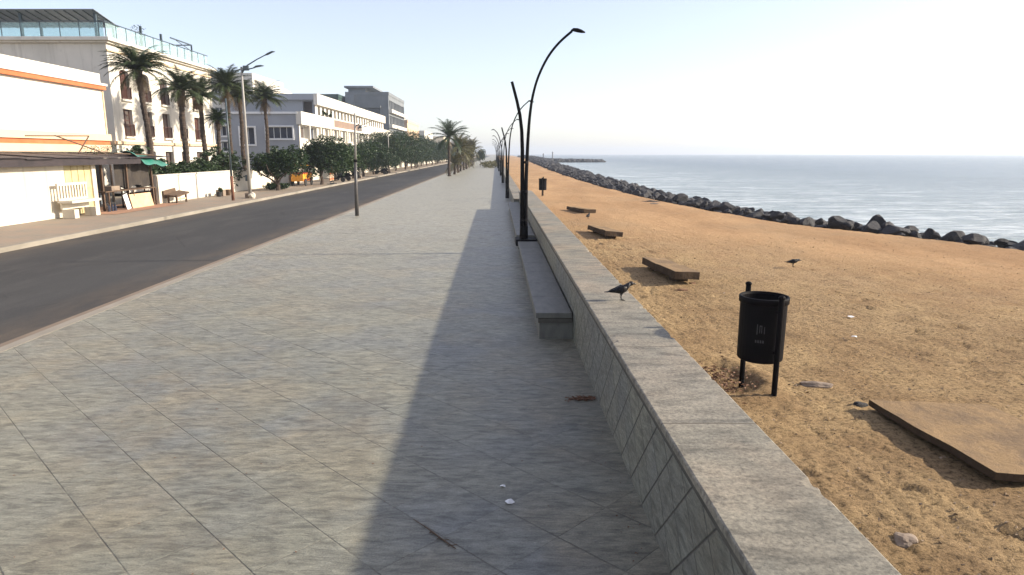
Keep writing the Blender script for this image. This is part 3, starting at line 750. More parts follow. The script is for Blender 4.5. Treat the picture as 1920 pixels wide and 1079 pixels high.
# ------------------------------------------------------------------ boulders
def rock_mesh(seed):
    rnd = random.Random(seed); bm = bmesh.new(); bmesh.ops.create_icosphere(bm, subdivisions=3, radius=1)
    planes = [(Vector((rnd.uniform(-1, 1), rnd.uniform(-1, 1), rnd.uniform(-.6, 1))).normalized(), rnd.uniform(.55, .85)) for _ in range(11)]
    for v in bm.verts:
        p = v.co.copy()
        for n_, d in planes:
            k = p.dot(n_)
            if k > d: p -= n_*(k-d)
        p *= 1+.10*noise.noise(p*2+Vector((seed, 0, 0)))
        v.co = p
    me = bpy.data.meshes.new('boulder'); bm.to_mesh(me); bm.free(); me.materials.append(M['rock']); return me
RM = [rock_mesh(20+i) for i in range(8)]
def put_rock(x, y, z, sx, sy, sz, k, label=None, rnd=random):
    o = bpy.data.objects.new('boulder', RM[k % 8]); C.objects.link(o); o.location = (x, y, z)
    o.rotation_euler = (rnd.uniform(-.25, .25), rnd.uniform(-.25, .25), rnd.uniform(0, 6.28)); o.scale = (sx, sy, sz)
    tag(o, label or 'dark boulder in the jumbled rock line between the sand and the sea', 'boulder', 'boulders of the rock line'); return o
rnd = random.Random(5)
cnt = 0; y = 13.0
while cnt < 285:
    for row in range(6):
        s = rnd.choice([.12, .16, .20, .25, .31])*(1+y/110); x = edge(y)+.0+row*.40*(1+y/150)+rnd.uniform(-.25, .25)
        z = .28-row*.075+rnd.uniform(-.12, .12) + (.02 if y < 24 else 0) + (.06 if 1 <= row <= 2 else 0)
        if row == 0: s *= .6; z -= .12
        put_rock(x, y+rnd.uniform(-.35, .35), z, s*rnd.uniform(.8, 1.5), s*rnd.uniform(.8, 1.4), s*rnd.uniform(.5, .95), cnt, rnd=rnd)
        cnt += 1
    y += .36*(1+y/110)
YROCK = y
pr = put_rock(11.85, 20.9, .22, .48, .45, .58, 3, 'pointed dark boulder standing above the rock line at the right', rnd); pr.rotation_euler = (0, 0, .5)
put_rock(12.5, 19.2, .16, .28, .26, .40, 1, 'small upright dark boulder at the right end of the rock line', rnd)
put_rock(9.6, 29.5, .24, .55, .5, .42, 5, 'large rounded boulder in the middle of the rock line', rnd)
m = MB(); rnd = random.Random(9); y = YROCK
while y < 520:
    for row in range(6):
        s = rnd.choice([.16, .22, .28, .34, .40])*(1+y/110)*(.65 if row == 0 else 1); x = edge(y)+row*.62*(1+y/200)+rnd.uniform(-.3, .3); me = RM[rnd.randrange(8)]
        rz = rnd.uniform(0, 6.28); c_, s_ = math.cos(rz), math.sin(rz)
        m.add([(x+s*(q.co.x*c_-q.co.y*s_), y+s*(q.co.x*s_+q.co.y*c_), .28-row*.12+rnd.uniform(-.003, .003)+.8*s*q.co.z) for q in me.vertices], [tuple(p.vertices) for p in me.polygons])
    y += .46*(1+y/90)
tag(m.build('distant_boulders', M['rock'], None, fix=False), 'dark boulders of the rock line running far down the shore', 'boulders', kind='stuff')
# the groyne reaching into the sea
m = MB()
for i in range(170):
    t = i/170; x = 14+38*t; y = 330+8*t+rnd.uniform(-3, 3); s = rnd.uniform(.9, 1.7); me = RM[rnd.randrange(8)]
    m.add([(x+s*q.co.x*1.5, y+s*q.co.y, -1.35+(.9*(1-t)+.15)+s*q.co.z*.8) for q in me.vertices], [tuple(p.vertices) for p in me.polygons])
tag(m.build('rock_groyne', M['rock'], None, fix=False), 'low dark rock groyne reaching out into the sea', 'groyne')
for i, (x, zt, lb) in enumerate([(23.0, 3.2, 'faint pale beacon post by the root of the groyne, the left one'), (27.5, 4.0, 'faint pale beacon post by the root of the groyne, the right one')]):
    r = empty('beacon_post', (x, 334, -1), lb, 'beacon', 'beacon posts by the groyne')
    MB().lathe((x, 334, 0), [(.38, -1.2), (.28, zt-1.2)], 10).build('tower', M['grey_wall'], r)
    MB().lathe((x, 334, 0), [(.42, zt-1.2), (.42, zt-.9), (.2, zt-.4)], 10).build('cap', M['grey_wall'], r)

# ------------------------------------------------------------------ facade builder
def facade(m, p0, u, W, z0, z1, ops, depth, nrm):
    p0 = Vector(p0); u = Vector(u); nrm = Vector(nrm)
    us = sorted({0, W} | {q for o in ops for q in (o[0], o[1])}); zs = sorted({z0, z1} | {q for o in ops for q in (o[2], o[3])})
    P = lambda a, z, d=0: tuple(p0+u*a+Vector((0, 0, z))-nrm*d)
    for a, b in zip(us, us[1:]):
        for c_, d in zip(zs, zs[1:]):
            ma, mz = (a+b)/2, (c_+d)/2
            if any(o[0] < ma < o[1] and o[2] < mz < o[3] for o in ops): continue
            m.quad(P(a, c_), P(b, c_), P(b, d), P(a, d))
    for o in ops:
        a, b, c_, d = o[:4]
        m.quad(P(a, c_), P(a, d), P(a, d, depth), P(a, c_, depth)); m.quad(P(b, c_, depth), P(b, d, depth), P(b, d), P(b, c_))
        m.quad(P(a, c_), P(b, c_), P(b, c_, depth), P(a, c_, depth)); m.quad(P(a, d, depth), P(b, d, depth), P(b, d), P(a, d))
    return m
def arch_fill(m, p0, u, a, b, z, r, nrm, depth):
    """spandrels turning the top of an opening into a segmental arch"""
    p0 = Vector(p0); u = Vector(u); nrm = Vector(nrm); mid = (a+b)/2; hw = (b-a)/2; n = 8
    for sgn in (-1, 1):
        pts = []
        for i in range(n+1):
            t = i/n*PI/2; pts.append((mid+sgn*hw*math.cos(t), z-r+r*math.sin(t)))
        pts.append((mid+sgn*hw, z))
        fr = [tuple(p0+u*q[0]+Vector((0, 0, q[1]))-nrm*.003) for q in pts]; bk = [tuple(Vector(q)-nrm*(depth-.01)) for q in fr]
        k = len(pts); m.add(fr+bk, [tuple(range(k)), tuple(range(2*k-1, k-1, -1))]+[(i, i+k, (i+1) % k+k, (i+1) % k) for i in range(k)])

def window(parent, p0, u, nrm, a, b, z0, z1, depth, frame, pane, mull=1, trans=0, fw=.06, rail=None, sill=None, name='window'):
    p0 = Vector(p0); u = Vector(u); nrm = Vector(nrm)
    def bx(m, a0, a1, c0, c1, d0, d1):
        vs = [tuple(p0+u*A+Vector((0, 0, Z))-nrm*D) for D in (d1, d0) for Z in (c0, c1) for A in (a0, a1)]
        m.add(vs, [(0, 2, 3, 1), (4, 5, 7, 6), (0, 1, 5, 4), (2, 6, 7, 3), (0, 4, 6, 2), (1, 3, 7, 5)])
    m = MB(); d0, d1 = depth-.08, depth-.012
    bx(m, a, a+fw, z0, z1, d0, d1); bx(m, b-fw, b, z0, z1, d0, d1); bx(m, a+fw, b-fw, z0, z0+fw, d0, d1); bx(m, a+fw, b-fw, z1-fw, z1, d0, d1)
    for k in range(mull):
        c_ = a+(b-a)*(k+1)/(mull+1); bx(m, c_-fw/2, c_+fw/2, z0+fw, z1-fw, d0, d1)
    for k in range(trans):
        c_ = z0+(z1-z0)*(k+1)/(trans+1)
        bx(m, a+fw, b-fw, c_-fw/3, c_+fw/3, d0+.01, d1-.02)
    w_ = m.build(name, frame, parent)
    m = MB(); bx(m, a+.01, b-.01, z0+.01, z1-.01, d1-.025, depth+.02); m.build('pane', pane, w_)
    if rail:
        m = MB(); rr = .018; o = -.10
        bx(m, a-.04, b+.04, z0+.78, z0+.82, o-.02, o+.02); bx(m, a-.04, b+.04, z0+.05, z0+.08, o-.02, o+.02)
        k = a
        while k < b+.02: bx(m, k-.01, k+.01, z0+.08, z0+.78, o-.01, o+.01); k += .12
        bx(m, a-.04, a-.015, z0+.05, z0+.82, o+.02, .0); bx(m, b+.015, b+.04, z0+.05, z0+.82, o+.02, .0)
        m.build('railing', rail, w_)
    if sill:
        m = MB(); bx(m, a-.12, b+.12, z0-.13, z0-.004, -.16, depth-.1); m.build('sill', sill, w_)
    return w_

# ------------------------------------------------------------------ white three-storey building behind the palms
def palm_hotel():
    X, Y0, Y1, H = -25.0, 45.5, 61.6, 9.9
    r = empty('white_building', (X-6, 53, 0), 'three-storey cream-white building with shuttered windows behind the palm trees', 'building')
    m = MB(); dp = .28
    yc = [47.3, 50.02, 52.75, 55.45, 58.2]; ops = []
    for i, y in enumerate(yc):
        ops.append((y-.58-Y0, y+.58-Y0, 6.2, 8.12)); ops.append((y-.58-Y0, y+.58-Y0, 3.75, 5.55))
        ops.append((y-.62-Y0, y+.62-Y0, .9, 2.75))
    facade(m, (X, Y0, 0), (0, 1, 0), Y1-Y0, 0, H-.35, ops, dp, (1, 0, 0))
    for o in ops[::3]: arch_fill(m, (X, Y0, 0), (0, 1, 0), o[0], o[1], o[3], .26, (1, 0, 0), dp)
    ops2 = [(2.3, 3.5, 6.3, 8.1), (5.6, 6.8, 6.3, 8.1), (2.3, 3.5, 3.6, 5.3), (9, 10.2, 6.3, 8.1)]      # on the side facing the camera
    ops2 = [(20-b, 20-a, c_, d) for a, b, c_, d in ops2]
    facade(m, (X-20, Y0, 0), (1, 0, 0), 20, 0, H-.35, ops2, dp, (0, -1, 0))
    for o in ops2: arch_fill(m, (X-20, Y0, 0), (1, 0, 0), o[0], o[1], o[3], .5, (0, -1, 0), dp)
    m.quad((X, Y1, 0), (X-20, Y1, 0), (X-20, Y1, H-.35), (X, Y1, H-.35)); m.quad((X-20, Y1, 0), (X-20, Y0, 0), (X-20, Y0, H-.35), (X-20, Y1, H-.35))
    m.build('wall', M['white'], r, fix=False)
    part('roof', M['grey_wall'], r, (X-19.9, X-.1, Y0+.1, Y1-.1, H-.34, H-.06))
    m = MB(); m.box(X-20.2, X+.22, Y0-.22, Y1+.22, H-.34, H-.22); m.box(X-20.4, X+.42, Y0-.42, Y1+.42, H-.218, H)
    m.build('cornice', M['white'], r, bevel=.02)
    part('belt_course', M['beltcourse'], r, (X+.003, X+.16, Y0-.12, Y1+.1, 3.22, 3.42), (X-20, X, Y0-.16, Y0-.003, 3.22, 3.42))
    part('upper_moulding', M['beltcourse'], r, (X+.003, X+.09, Y0-.08, Y1+.05, 9.1, 9.2))
    for i, o in enumerate(ops):
        top = i % 3 == 0; pane = M['shutter'] if i in (0, 9, 10, 12, 13) else M['shutter_grey']
        window(r, (X, Y0, 0), (0, 1, 0), (1, 0, 0), *o[:4], dp, M['shutter'], pane, 1, 4, .06, M['shutter'] if i % 3 < 2 else None, M['white'] if i % 3 < 2 else None)
    for o in ops2: window(r, (X-20, Y0, 0), (1, 0, 0), (0, -1, 0), *o[:4], dp, M['shutter'], M['glass'], 1, 1)
    # roof terrace: glass balustrade, pergola and posts
    m = MB(); g = MB(); y = Y0+.3
    while y < Y1: m.box(X-.12, X-.07, y-.02, y+.02, H, H+1.0); y += 1.25
    m.box(X-.13, X-.06, Y0+.2, Y1-.1, H+1.0, H+1.05); x = X-.5
    while x > X-19: m.box(x-.02, x+.02, Y0+.24, Y0+.28, H, H+1.0); x -= 1.25
    m.box(X-19, X-.13, Y0+.22, Y0+.29, H+1.0, H+1.05)
    rl = m.build('terrace_railing', M['rail_metal'], r)
    g.box(X-.11, X-.09, Y0+.3, Y1-.2, H+.08, H+.95); g.box(X-19, X-.2, Y0+.25, Y0+.27, H+.08, H+.95); g.build('glass_panel', M['railglass'], rl)
    m = MB(); xr = X-1.2
    for x in (xr-.1, xr-5, xr-10): m.box(x-.08, x+.08, 46.85, 47.0, H, 11.66)
    for x in (xr-.1, xr-5, xr-10): m.box(x-.06, x+.06, 48.9, 49.0, H, 11.22)
    for k in range(24):
        x = xr-k*.62; m.add([(x-.03, 46.5, 11.75), (x+.03, 46.5, 11.75), (x+.03, 49.3, 11.18), (x-.03, 49.3, 11.18), (x-.03, 46.5, 11.67), (x+.03, 46.5, 11.67), (x+.03, 49.3, 11.10), (x-.03, 49.3, 11.10)],
              [(0, 1, 2, 3), (7, 6, 5, 4), (0, 4, 5, 1), (1, 5, 6, 2), (2, 6, 7, 3), (3, 7, 4, 0)])
    m.build('pergola', M['rail_metal'], r)
    m = MB(); m.add([(xr-14.5, 46.4, 11.80), (xr+.15, 46.4, 11.80), (xr+.15, 49.4, 11.20), (xr-14.5, 49.4, 11.20), (xr-14.5, 46.4, 11.76), (xr+.15, 46.4, 11.76), (xr+.15, 49.4, 11.16), (xr-14.5, 49.4, 11.16)],
              [(0, 1, 2, 3), (7, 6, 5, 4), (0, 4, 5, 1), (1, 5, 6, 2), (2, 6, 7, 3), (3, 7, 4, 0)])
    m.build('pergola_cover', M['darkgrey'], r)
    for y, h in ((51.0, 1.65), (54.0, 1.6)): part('terrace_post', M['rail_metal'], r, (X-.5, X-.36, y-.07, y+.07, H, H+h))
    m = MB(); y0, y1 = 55.6, 59.3
    m.box(X-.5, X-.4, y1-.05, y1+.05, H, H+1.55); m.box(X-.5, X-.4, y0, y1+.05, H+1.553, H+1.63); m.tube([(X-.45, y0+1, H+1.53), (X-.45, y1, H+1.1)], .03, 6)
    m.box(X-3.5, X-3.4, y1-.05, y1+.05, H, H+1.55); m.box(X-3.4, X-.51, y1-.05, y1+.05, H+1.553, H+1.63)
    m.build('awning_frame', M['rail_metal'], r)
    # the drainpipe
    MB().tube([(X+.06, 61.2, .2), (X+.06, 61.2, H-.4)], .05, 8).build('drainpipe', M['white'], r)
    # wiry roof plant in a pot
    pl = empty('terrace_plant', (X-.6, 51.0, H), 'sparse leggy plant on the white building terrace', 'plant')
    m = MB(); m.lathe((X-.6, 51.0, H), [(.14, 0), (.2, .32)], 12); m.build('pot', M['rail_metal'], pl)
    m = MB(); rr = random.Random(3)
    for k in range(150):
        a = rr.uniform(0, 2*PI); l = rr.uniform(.2, .95); z = H+.5+rr.uniform(.2, 1.2)
        p = Vector((X-.6+math.cos(a)*l*.5, 51+math.sin(a)*l, z)); s = .09
        m.add([p, p+Vector((rr.uniform(-s, s), rr.uniform(-s, s), rr.uniform(-s, s))), p+Vector((rr.uniform(-s, s), rr.uniform(-s, s), rr.uniform(-s, s)))], [(0, 1, 2)])
    m.build('leaves', M['hedge'], pl, fix=False)
    m = MB()
    for k in range(6): m.tube([(X-.6, 51, H+.3), (X-.6+rr.uniform(-.2, .2), 51+rr.uniform(-.7, .7), H+rr.uniform(.9, 1.6))], .012, 5)
    m.build('stems', M['bark'], pl)
palm_hotel()

# ------------------------------------------------------------------ annex with orange bands at far left
def annex():
    X, Y1, Y0, H = -21.0, 37.3, 14.0, 6.75
    r = empty('banded_building', (X-5, 28, 0), 'low white building with orange painted bands behind the stall', 'building')
    m = MB(); ops = [(a, a+1.1, 3.9, 5.3) for a in (1.5, 5.0, 8.5, 12.0)]
    facade(m, (X, Y0, 0), (0, 1, 0), Y1-Y0, 0, H, ops, .25, (1, 0, 0))
    m.quad((X, Y1, 0), (X-14, Y1, 0), (X-14, Y1, H), (X, Y1, H)); m.quad((X-14, Y0, 0), (X, Y0, 0), (X, Y0, H), (X-14, Y0, H))
    m.quad((X, Y0, H), (X, Y1, H), (X-14, Y1, H), (X-14, Y0, H)); m.quad((X-14, Y1, 0), (X-14, Y0, 0), (X-14, Y0, H), (X-14, Y1, H))
    m.build('wall', M['white'], r, fix=False)
    for o in ops: window(r, (X, Y0, 0), (0, 1, 0), (1, 0, 0), *o, .25, M['frame_white'], M['glass'], 1, 0)
    part('upper_band', M['orange'], r, (X+.004, X+.2, Y0-.1, Y1+.12, 5.92, 6.12), (X-14, X, Y1+.004, Y1+.12, 5.92, 6.12))
    part('band_ledge', M['white'], r, (X+.004, X+.26, Y0-.1, Y1+.18, 6.124, 6.24))
    part('lower_band', M['orange'], r, (X+.004, X+.12, Y0-.1, Y1+.1, 3.05, 3.28))
    part('parapet_band', M['peach'], r, (X+.004, X+.22, Y0-.1, Y1+.1, 3.283, 3.62), (X+.004, X+.16, Y0-.1, Y1+.1, 2.7, 3.047))
    part('corner_strip', M['peach'], r, (X-.3, X+.05, Y1+.004, Y1+.10, 0, 5.9))
annex()

# ------------------------------------------------------------------ roadside stall
def stall():
    X = -18.0
    r = empty('roadside_stall', (X-1, 32.3, 0), 'shabby roadside stall with cream shutter, dark tin roof and open dark bay', 'stall')
    part('wall', M['wallwhite'], r, (X-.12, X, 24, 28.55, 0, 2.3)); part('wall_end', M['wallwhite'], r, (X-.14, X+.04, 30.45, 30.75, 0, 2.3))
    part('side_wall', M['wallwhite'], r, (X-2.69, X-.143, 30.55, 30.65, 0, 2.3))
    part('back_wall', M['darkgrey'], r, (X-2.8, X-2.7, 24, 36, 0, 2.4))  # dark tone paints the bay's shade onto the back wall
    m = MB(); m.box(X-.09, X-.03, 28.56, 30.44, .05, 2.28)
    for k in range(5): m.box(X-.029, X-.005, 28.6+k*.46, 28.64+k*.46, .08, 2.25)
    m.box(X-.028, X-.004, 28.6, 30.42, 1.12, 1.19)
    m.build('shutter', M['yellow_door'], r)
    for y in (31.2, 33.3, 35.75): MB().box(X-.05, X+.05, y-.05, y+.05, 0, 2.35, tilt=(R(random.uniform(-2, 2)), 0)).build('post', M['wood'], r)
    m = MB(); y = 24.0
    rr = random.Random(2)
    while y < 36.0:
        dz = rr.uniform(-.03, .03); m.box(X-2.9, X+.55, y, y+.83, 2.50+dz, 2.53+dz, tilt=(0, R(3.5)), piv=(X-1, y, 2.5)); y += .8
    m.build('roof', M['tin'], r)
    part('fascia', M['tin'], r, (X+.40, X+.46, 24, 33.95, 2.12, 2.40))
    for (y0, y1, z0, z1, xx) in ((32.5, 35.7, 1.0, 2.32, -.12), (30.8, 32.2, .2, 1.9, -2.4), (33.2, 35.7, .95, 2.05, -.5), (30.8, 32.0, 1.1, 2.3, -1.2), (31.9, 33.3, .9, 1.9, -1.9)):
        nn = 10; m = MB()   # dark sheets added to paint in the open bay's shade, folded like cloth
        for i in range(nn):
            a, b = y0+(y1-y0)*i/nn, y0+(y1-y0)*(i+1)/nn; fa, fb = .06*math.sin(i*2.1), .06*math.sin((i+1)*2.1)
            m.quad((X+xx+fa, a, z0+.08*math.sin(i*1.3)), (X+xx+fb, b, z0+.08*math.sin((i+1)*1.3)), (X+xx+fb*.4, b, z1), (X+xx+fa*.4, a, z1))
        m.build('bay_shade_sheet', M['bay_shade'], r, fix=False)
    # teal tarp drooping at the right end
    t = MB(); n1, n2 = 10, 6; vs = []; fs = []
    for i in range(n1+1):
        for j in range(n2+1):
            u, v = i/n1, j/n2; y = 34.0+2.45*u; x = X-.75+1.35*v**.6
            z = 2.70 - .30*u - (.62-.15*u)*v*v + .05*math.sin(u*11+v*3) + .03*math.sin(v*8)
            vs.append((x, y, z))
    for i in range(n1):
        for j in range(n2): fs.append((i*(n2+1)+j, (i+1)*(n2+1)+j, (i+1)*(n2+1)+j+1, i*(n2+1)+j+1))
    t.add(vs, fs); o = t.build('tarpaulin', M['tarp'], None, smooth=True, loc=(X, 35, 0)); tag(o, 'teal green tarpaulin drooping over the end of the stall roof', 'tarpaulin')
    sp = MB(); sp.tube([(X-.3, 33.0, 2.62), (X+.35, 35.6, 2.52)], .03, 6); sp.tube([(X-.6, 29.2, 3.35), (X+.1, 31.6, 2.6)], .03, 6); sp.tube([(X-.3, 30.2, 2.62), (X-.7, 31.8, 3.4)], .03, 6); sp.tube([(X-.7, 27.5, 3.3), (X-.7, 31.8, 3.4)], .025, 6)
    tag(sp.build('bamboo_poles', M['wood'], None, loc=(X, 31, 2.6)), 'thin wooden poles propped on the stall roof', 'poles')
    # plants growing on the roof edge
    pm = MB(); rr = random.Random(8)
    for k in range(500):
        y = rr.uniform(31.9, 35.2); h_ = rr.random()*.35*(1 if y < 33.8 else 1.2); p = Vector((X-.9+rr.uniform(-.4, .4), y, 2.6+h_)); s = .06
        pm.add([p, p+Vector((rr.uniform(-s, s), rr.uniform(-s, s), rr.uniform(-s, s))), p+Vector((rr.uniform(-s, s), rr.uniform(-s, s), rr.uniform(-s, s)))], [(0, 1, 2)])
    tag(pm.build('roof_weeds', M['hedge'], None, fix=False, loc=(X-.9, 33, 2.6)), 'leafy weeds growing on top of the stall roof', 'plant')
    # table
    tb = empty('stall_table', (X+.1, 33.4, 0), 'long rough wooden table across the open bay of the stall', 'table')
    part('table_top', M['wood'], tb, (X-.35, X+.25, 31.0, 35.6, .86, .91))
    for x in (X-.28, X+.28):
        for y in (31.15, 33.3, 35.45): part('leg', M['wood'], tb, (x-.03, x+.03, y-.03, y+.03, 0, .857))
    bx = MB(); bx.box(X-.2, X+.25, 31.5, 32.2, .915, 1.12)
    tag(bx.build('crate', M['stone_pale'], None, bevel=.01, loc=(X, 31.8, .9)), 'pale box standing on the stall table', 'box')
    bd = MB(); bd.box(X+.40, X+.43, 32.85, 34.9, .0, .68, tilt=(0, R(-12)), piv=(X+.40, 33.8, 0))
    tag(bd.build('plywood_board', M['pale_wood'], None, loc=(X+.4, 33.8, 0)), 'pale brown plywood board leaning under the stall table', 'board')
    bd = MB(); bd.box(X+.46, X+.485, 32.25, 32.62, .0, .72, tilt=(R(10), R(-8)), piv=(X+.46, 32.4, 0))
    tag(bd.build('white_board', M['litter'], None, loc=(X+.46, 32.4, 0)), 'narrow white board leaning beside the plywood at the stall', 'board')
    for i, y in enumerate((30.98, 31.25, 31.5)):
        b = MB(); b.lathe((X+.32, y, 0), [(.07, 0), (.075, .2), (.03, .26), (.03, .33)], 10)
        tag(b.build('bottle', M['glass'], None, loc=(X+.32, y, 0)), 'dark bottle on the ground under the left end of the stall table', 'bottle', 'bottles under the stall table')
    # white slatted bench by the shutter
    bn = empty('white_bench', (X+.5, 28.6, 0), 'white painted bench with upright slatted back before the cream shutter', 'bench')
    part('seat', M['wallwhite'], bn, (X+.25, X+.85, 27.5, 29.55, .62, .72), bevel=.01)
    part('apron', M['wallwhite'], bn, (X+.28, X+.36, 27.6, 29.45, .36, .617))
    for y in (27.65, 29.15): part('leg', M['wallwhite'], bn, (X+.3, X+.8, y, y+.3, 0, .357))
    m = MB(); m.box(X+.24, X+.32, 27.5, 29.5, 1.32, 1.42); m.box(X+.24, X+.32, 27.5, 29.5, .723, .80)
    y = 27.52
    while y < 29.45: m.box(X+.255, X+.305, y, y+.08, .803, 1.317); y += .19
    m.build('backrest', M['wallwhite'], bn)
stall()

# ------------------------------------------------------------------ boundary wall, hedge, things on the far pavement
def bwall(y0, y1, x, h, label):
    r = empty('boundary_wall', (x, (y0+y1)/2, 0), label, 'wall', 'whitewashed boundary walls along the far pavement')
    part('wall_body', M['wallwhite'], r, (x-.22, x, y0, y1, -.05, h-.08)); part('coping', M['wallwhite'], r, (x-.27, x+.05, y0-.03, y1+.03, h-.077, h), bevel=.01)
    for y in (y0+.16, y1-.16): part('pillar', M['wallwhite'], r, (x-.3, x+.08, y-.15, y+.15, -.05, h+.003), bevel=.01)
bwall(36.0, 46.4, -17.9, 1.5, 'plain whitewashed boundary wall below the hedge, right of the stall')
bwall(46.9, 56.2, -18.3, 1.45, 'whitewashed boundary wall behind the nearest small tree')
bwall(60.2, 76, -18.3, 1.5, 'whitewashed boundary wall behind the second street tree')
bwall(78, 140, -18.3, 1.6, 'long whitewashed boundary wall glimpsed under the tree row')
bwall(142, 260, -18.3, 1.6, 'farthest whitewashed boundary wall beyond the grey building')

def leaves(m, c_, rx, ry, rz, n, size, rr, hollow=.45, clump=1.6, seed=0, flat_bottom=0):
    """leaf-sized faces through a crown's volume, thinned by a noise field so that gaps and clumps show"""
    k = 0; tries = 0
    while k < n and tries < n*14:
        tries += 1
        p = Vector((rr.uniform(-1, 1), rr.uniform(-1, 1), rr.uniform(-1, 1))); L = p.length
        if L > 1 or L < hollow*rr.random(): continue
        if flat_bottom and p.z < -flat_bottom: continue
        q = Vector((p.x*rx, p.y*ry, p.z*rz))
        nz = noise.noise(q*clump+Vector((seed*3.1, seed, 0)))
        if nz < -.05 + .34*max(0, L-.55)/.45*1.1: continue
        w0 = Vector(c_)+q
        a = Vector((rr.uniform(-1, 1), rr.uniform(-1, 1), rr.uniform(-.6, .6))).normalized(); b = a.cross(Vector((rr.uniform(-1, 1), rr.uniform(-1, 1), rr.uniform(-1, 1)))).normalized()
        s = size*rr.uniform(.6, 1.3)
        m.add([w0-a*s, w0+b*s*.45, w0+a*s, w0-b*s*.45], [(0, 1, 2, 3)]); k += 1
def hedge(y0, y1, x, z0, h, label, n):
    m = MB(); rr = random.Random(int(y0))
    L = y1-y0; k = int(L/.9)+1
    for i in range(k):
        y = y0+L*(i+.5)/k; hh = h*rr.uniform(.7, 1.15)
        leaves(m, (x+rr.uniform(-.15, .15), y, z0+hh*.45), .75, .8, hh*.62, n//k, .10, rr, .3, 2.2, i)
    return tag(m.build('hedge', M['hedge'], None, fix=False, loc=(x, (y0+y1)/2, 0)), label, 'hedge')
hedge(36.1, 46.5, -18.9, 1.0, 1.15, 'dark green hedge above the plain whitewashed wall at the palms', 9000)
def bush(x, y, z, r_, h, n, label, mat='hedge', name='bush', size=.09):
    m = MB(); rr = random.Random(int(x*31+y*7)); leaves(m, (x, y, z+h/2), r_, r_, h/2, n, size, rr, .2, 2.4, x)
    return tag(m.build(name, M[mat], None, fix=False, loc=(x, y, z)), label, 'plant')
bush(-19.4, 37.4, 1.6, .8, 1.5, 1600, 'taller leafy shrub rising from the hedge beside the teal tarpaulin')
bush(-16.3, 50.6, 0, 1.1, .55, 1500, 'low dark green bush on the pavement at the foot of the nearest small tree')

def low_bench():
    x, y = -17.35, 37.1
    r = empty('wooden_bench', (x, y, 0), 'broken brown wooden bench slumped against the white boundary wall', 'bench')
    MB().box(x-.3, x+.3, y-.75, y+.75, .42, .50, tilt=(R(6), R(8)), piv=(x, y, .4)).build('seat', M['wood'], r)
    MB().box(x-.42, x-.36, y-.7, y+.75, .30, .72, tilt=(R(4), R(-10)), piv=(x-.3, y, .3)).build('backrest', M['wood'], r)
    for k in ((-.22, -.62), (.22, -.62), (.22, .5)): part('leg', M['wood'], r, (x+k[0]-.04, x+k[0]+.04, y+k[1]-.04, y+k[1]+.04, 0, .43))
    part('stretcher', M['pale_wood'], r, (x+.19, x+.25, y-.57, y+.45, .16, .24))
low_bench()
for i, (x, y, s, mt, t) in enumerate([(-17.2, 42.6, .22, 'stone_pale', 'grey stone block at the foot of the white wall near the brown pole'), (-17.1, 43.5, .2, 'wood', 'brown clay pot at the foot of the white wall near the brown pole')]):
    m = MB()
    if i: m.lathe((x, y, 0), [(.13, 0), (.2, .3), (.22, .36), (.17, .36), (.12, .1)], 14)
    else: m.box(x-s, x+s, y-s, y+s, 0, .38)
    tag(m.build('clay_pot' if i else 'stone_block', M[mt], None, loc=(x, y, 0)), t, 'pot' if i else 'stone')
r = empty('potted_plant', (-17.1, 42.05, 0), 'small plant in a dark pot by the white wall near the brown pole', 'plant')
MB().lathe((-17.1, 42.05, 0), [(.12, 0), (.18, .28)], 12).build('pot', M['tyre'], r)
m = MB(); leaves(m, (-17.1, 42.05, .42), .22, .22, .18, 150, .07, random.Random(2), .1, 3); m.build('leaves', M['hedge'], r, fix=False)
stone(-14.55, 40.6, .1, .20, .2, .22, 31, 'small whitewashed stone beside the foot of the double-headed lamp', mat='wallwhite', group=None)

# ------------------------------------------------------------------ poles and street lamps
def street_lamp(x, y, label, H=7.55):
    r = empty('street_lamp', (x, y, 0), label, 'street lamp', 'pale double-headed street lamps on the far pavement')
    MB().tube([(x, y, -.05), (x, y, 2.5), (x, y, 5), (x, y, H)], [.105, .09, .075, .055], 12).build('pole', M['pole_pale'], r, smooth=True)
    part('base', M['stone_pale'], r, (x-.24, x+.24, y-.24, y+.24, -.05, .28), bevel=.02)
    MB().tube([(x, y, H-.35), (x+.35, y, H+.08), (x+.95, y, H+.42), (x+1.45, y, H+.66)], [.05, .04, .032, .03], 8).build('long_arm', M['rail_metal'], r, smooth=True)
    MB().tube([(x, y, H-.2), (x+.45, y, H-.12), (x+.8, y, H-.04)], [.045, .035, .03], 8).build('short_arm', M['rail_metal'], r, smooth=True)
    part('junction_box', M['rail_metal'], r, (x+.12, x+.42, y-.1, y+.1, H-.20, H+.06))
    for a, b, s in ((x+1.45, H+.66, .42), (x+.75, H-.03, 0.14)):
        MB().loft([((a-.05, y, b-.02), (0, 1, 0), (0, 0, 1), .04, .03), ((a+.12, y, b+.05), (0, 1, 0), (0, 0, 1), .13, .06), ((a+.4, y, b+.05+s*.3), (0, 1, 0), (0, 0, 1), .13, .05), ((a+.56, y, b+.04+s*.35), (0, 1, 0), (0, 0, 1), .05, .02)], 12).build('lamp_head', M['rail_metal'], r, smooth=True)
    part('meter_box', M['rail_metal'], r, (x-.2, x-.09, y-.08, y+.08, 1.0, 1.35))
    return r
sl0 = street_lamp(-14.8, 41.0, 'tall double-headed street lamp nearest on the far pavement, above the palms')
for i, (x, y, t) in enumerate([(-14.85, 74.6, 'pale street lamp post on the far kerb before the long white building'), (-14.8, 95, 'farther pale street lamp post on the far kerb against the dark trees'), (-14.8, 128, 'distant pale street lamp on the far kerb, the farthest one')]):
    c_ = copy_tree(sl0); c_.location = (x, y, 0); c_.scale = (.8, .8, .72); c_['label'] = t
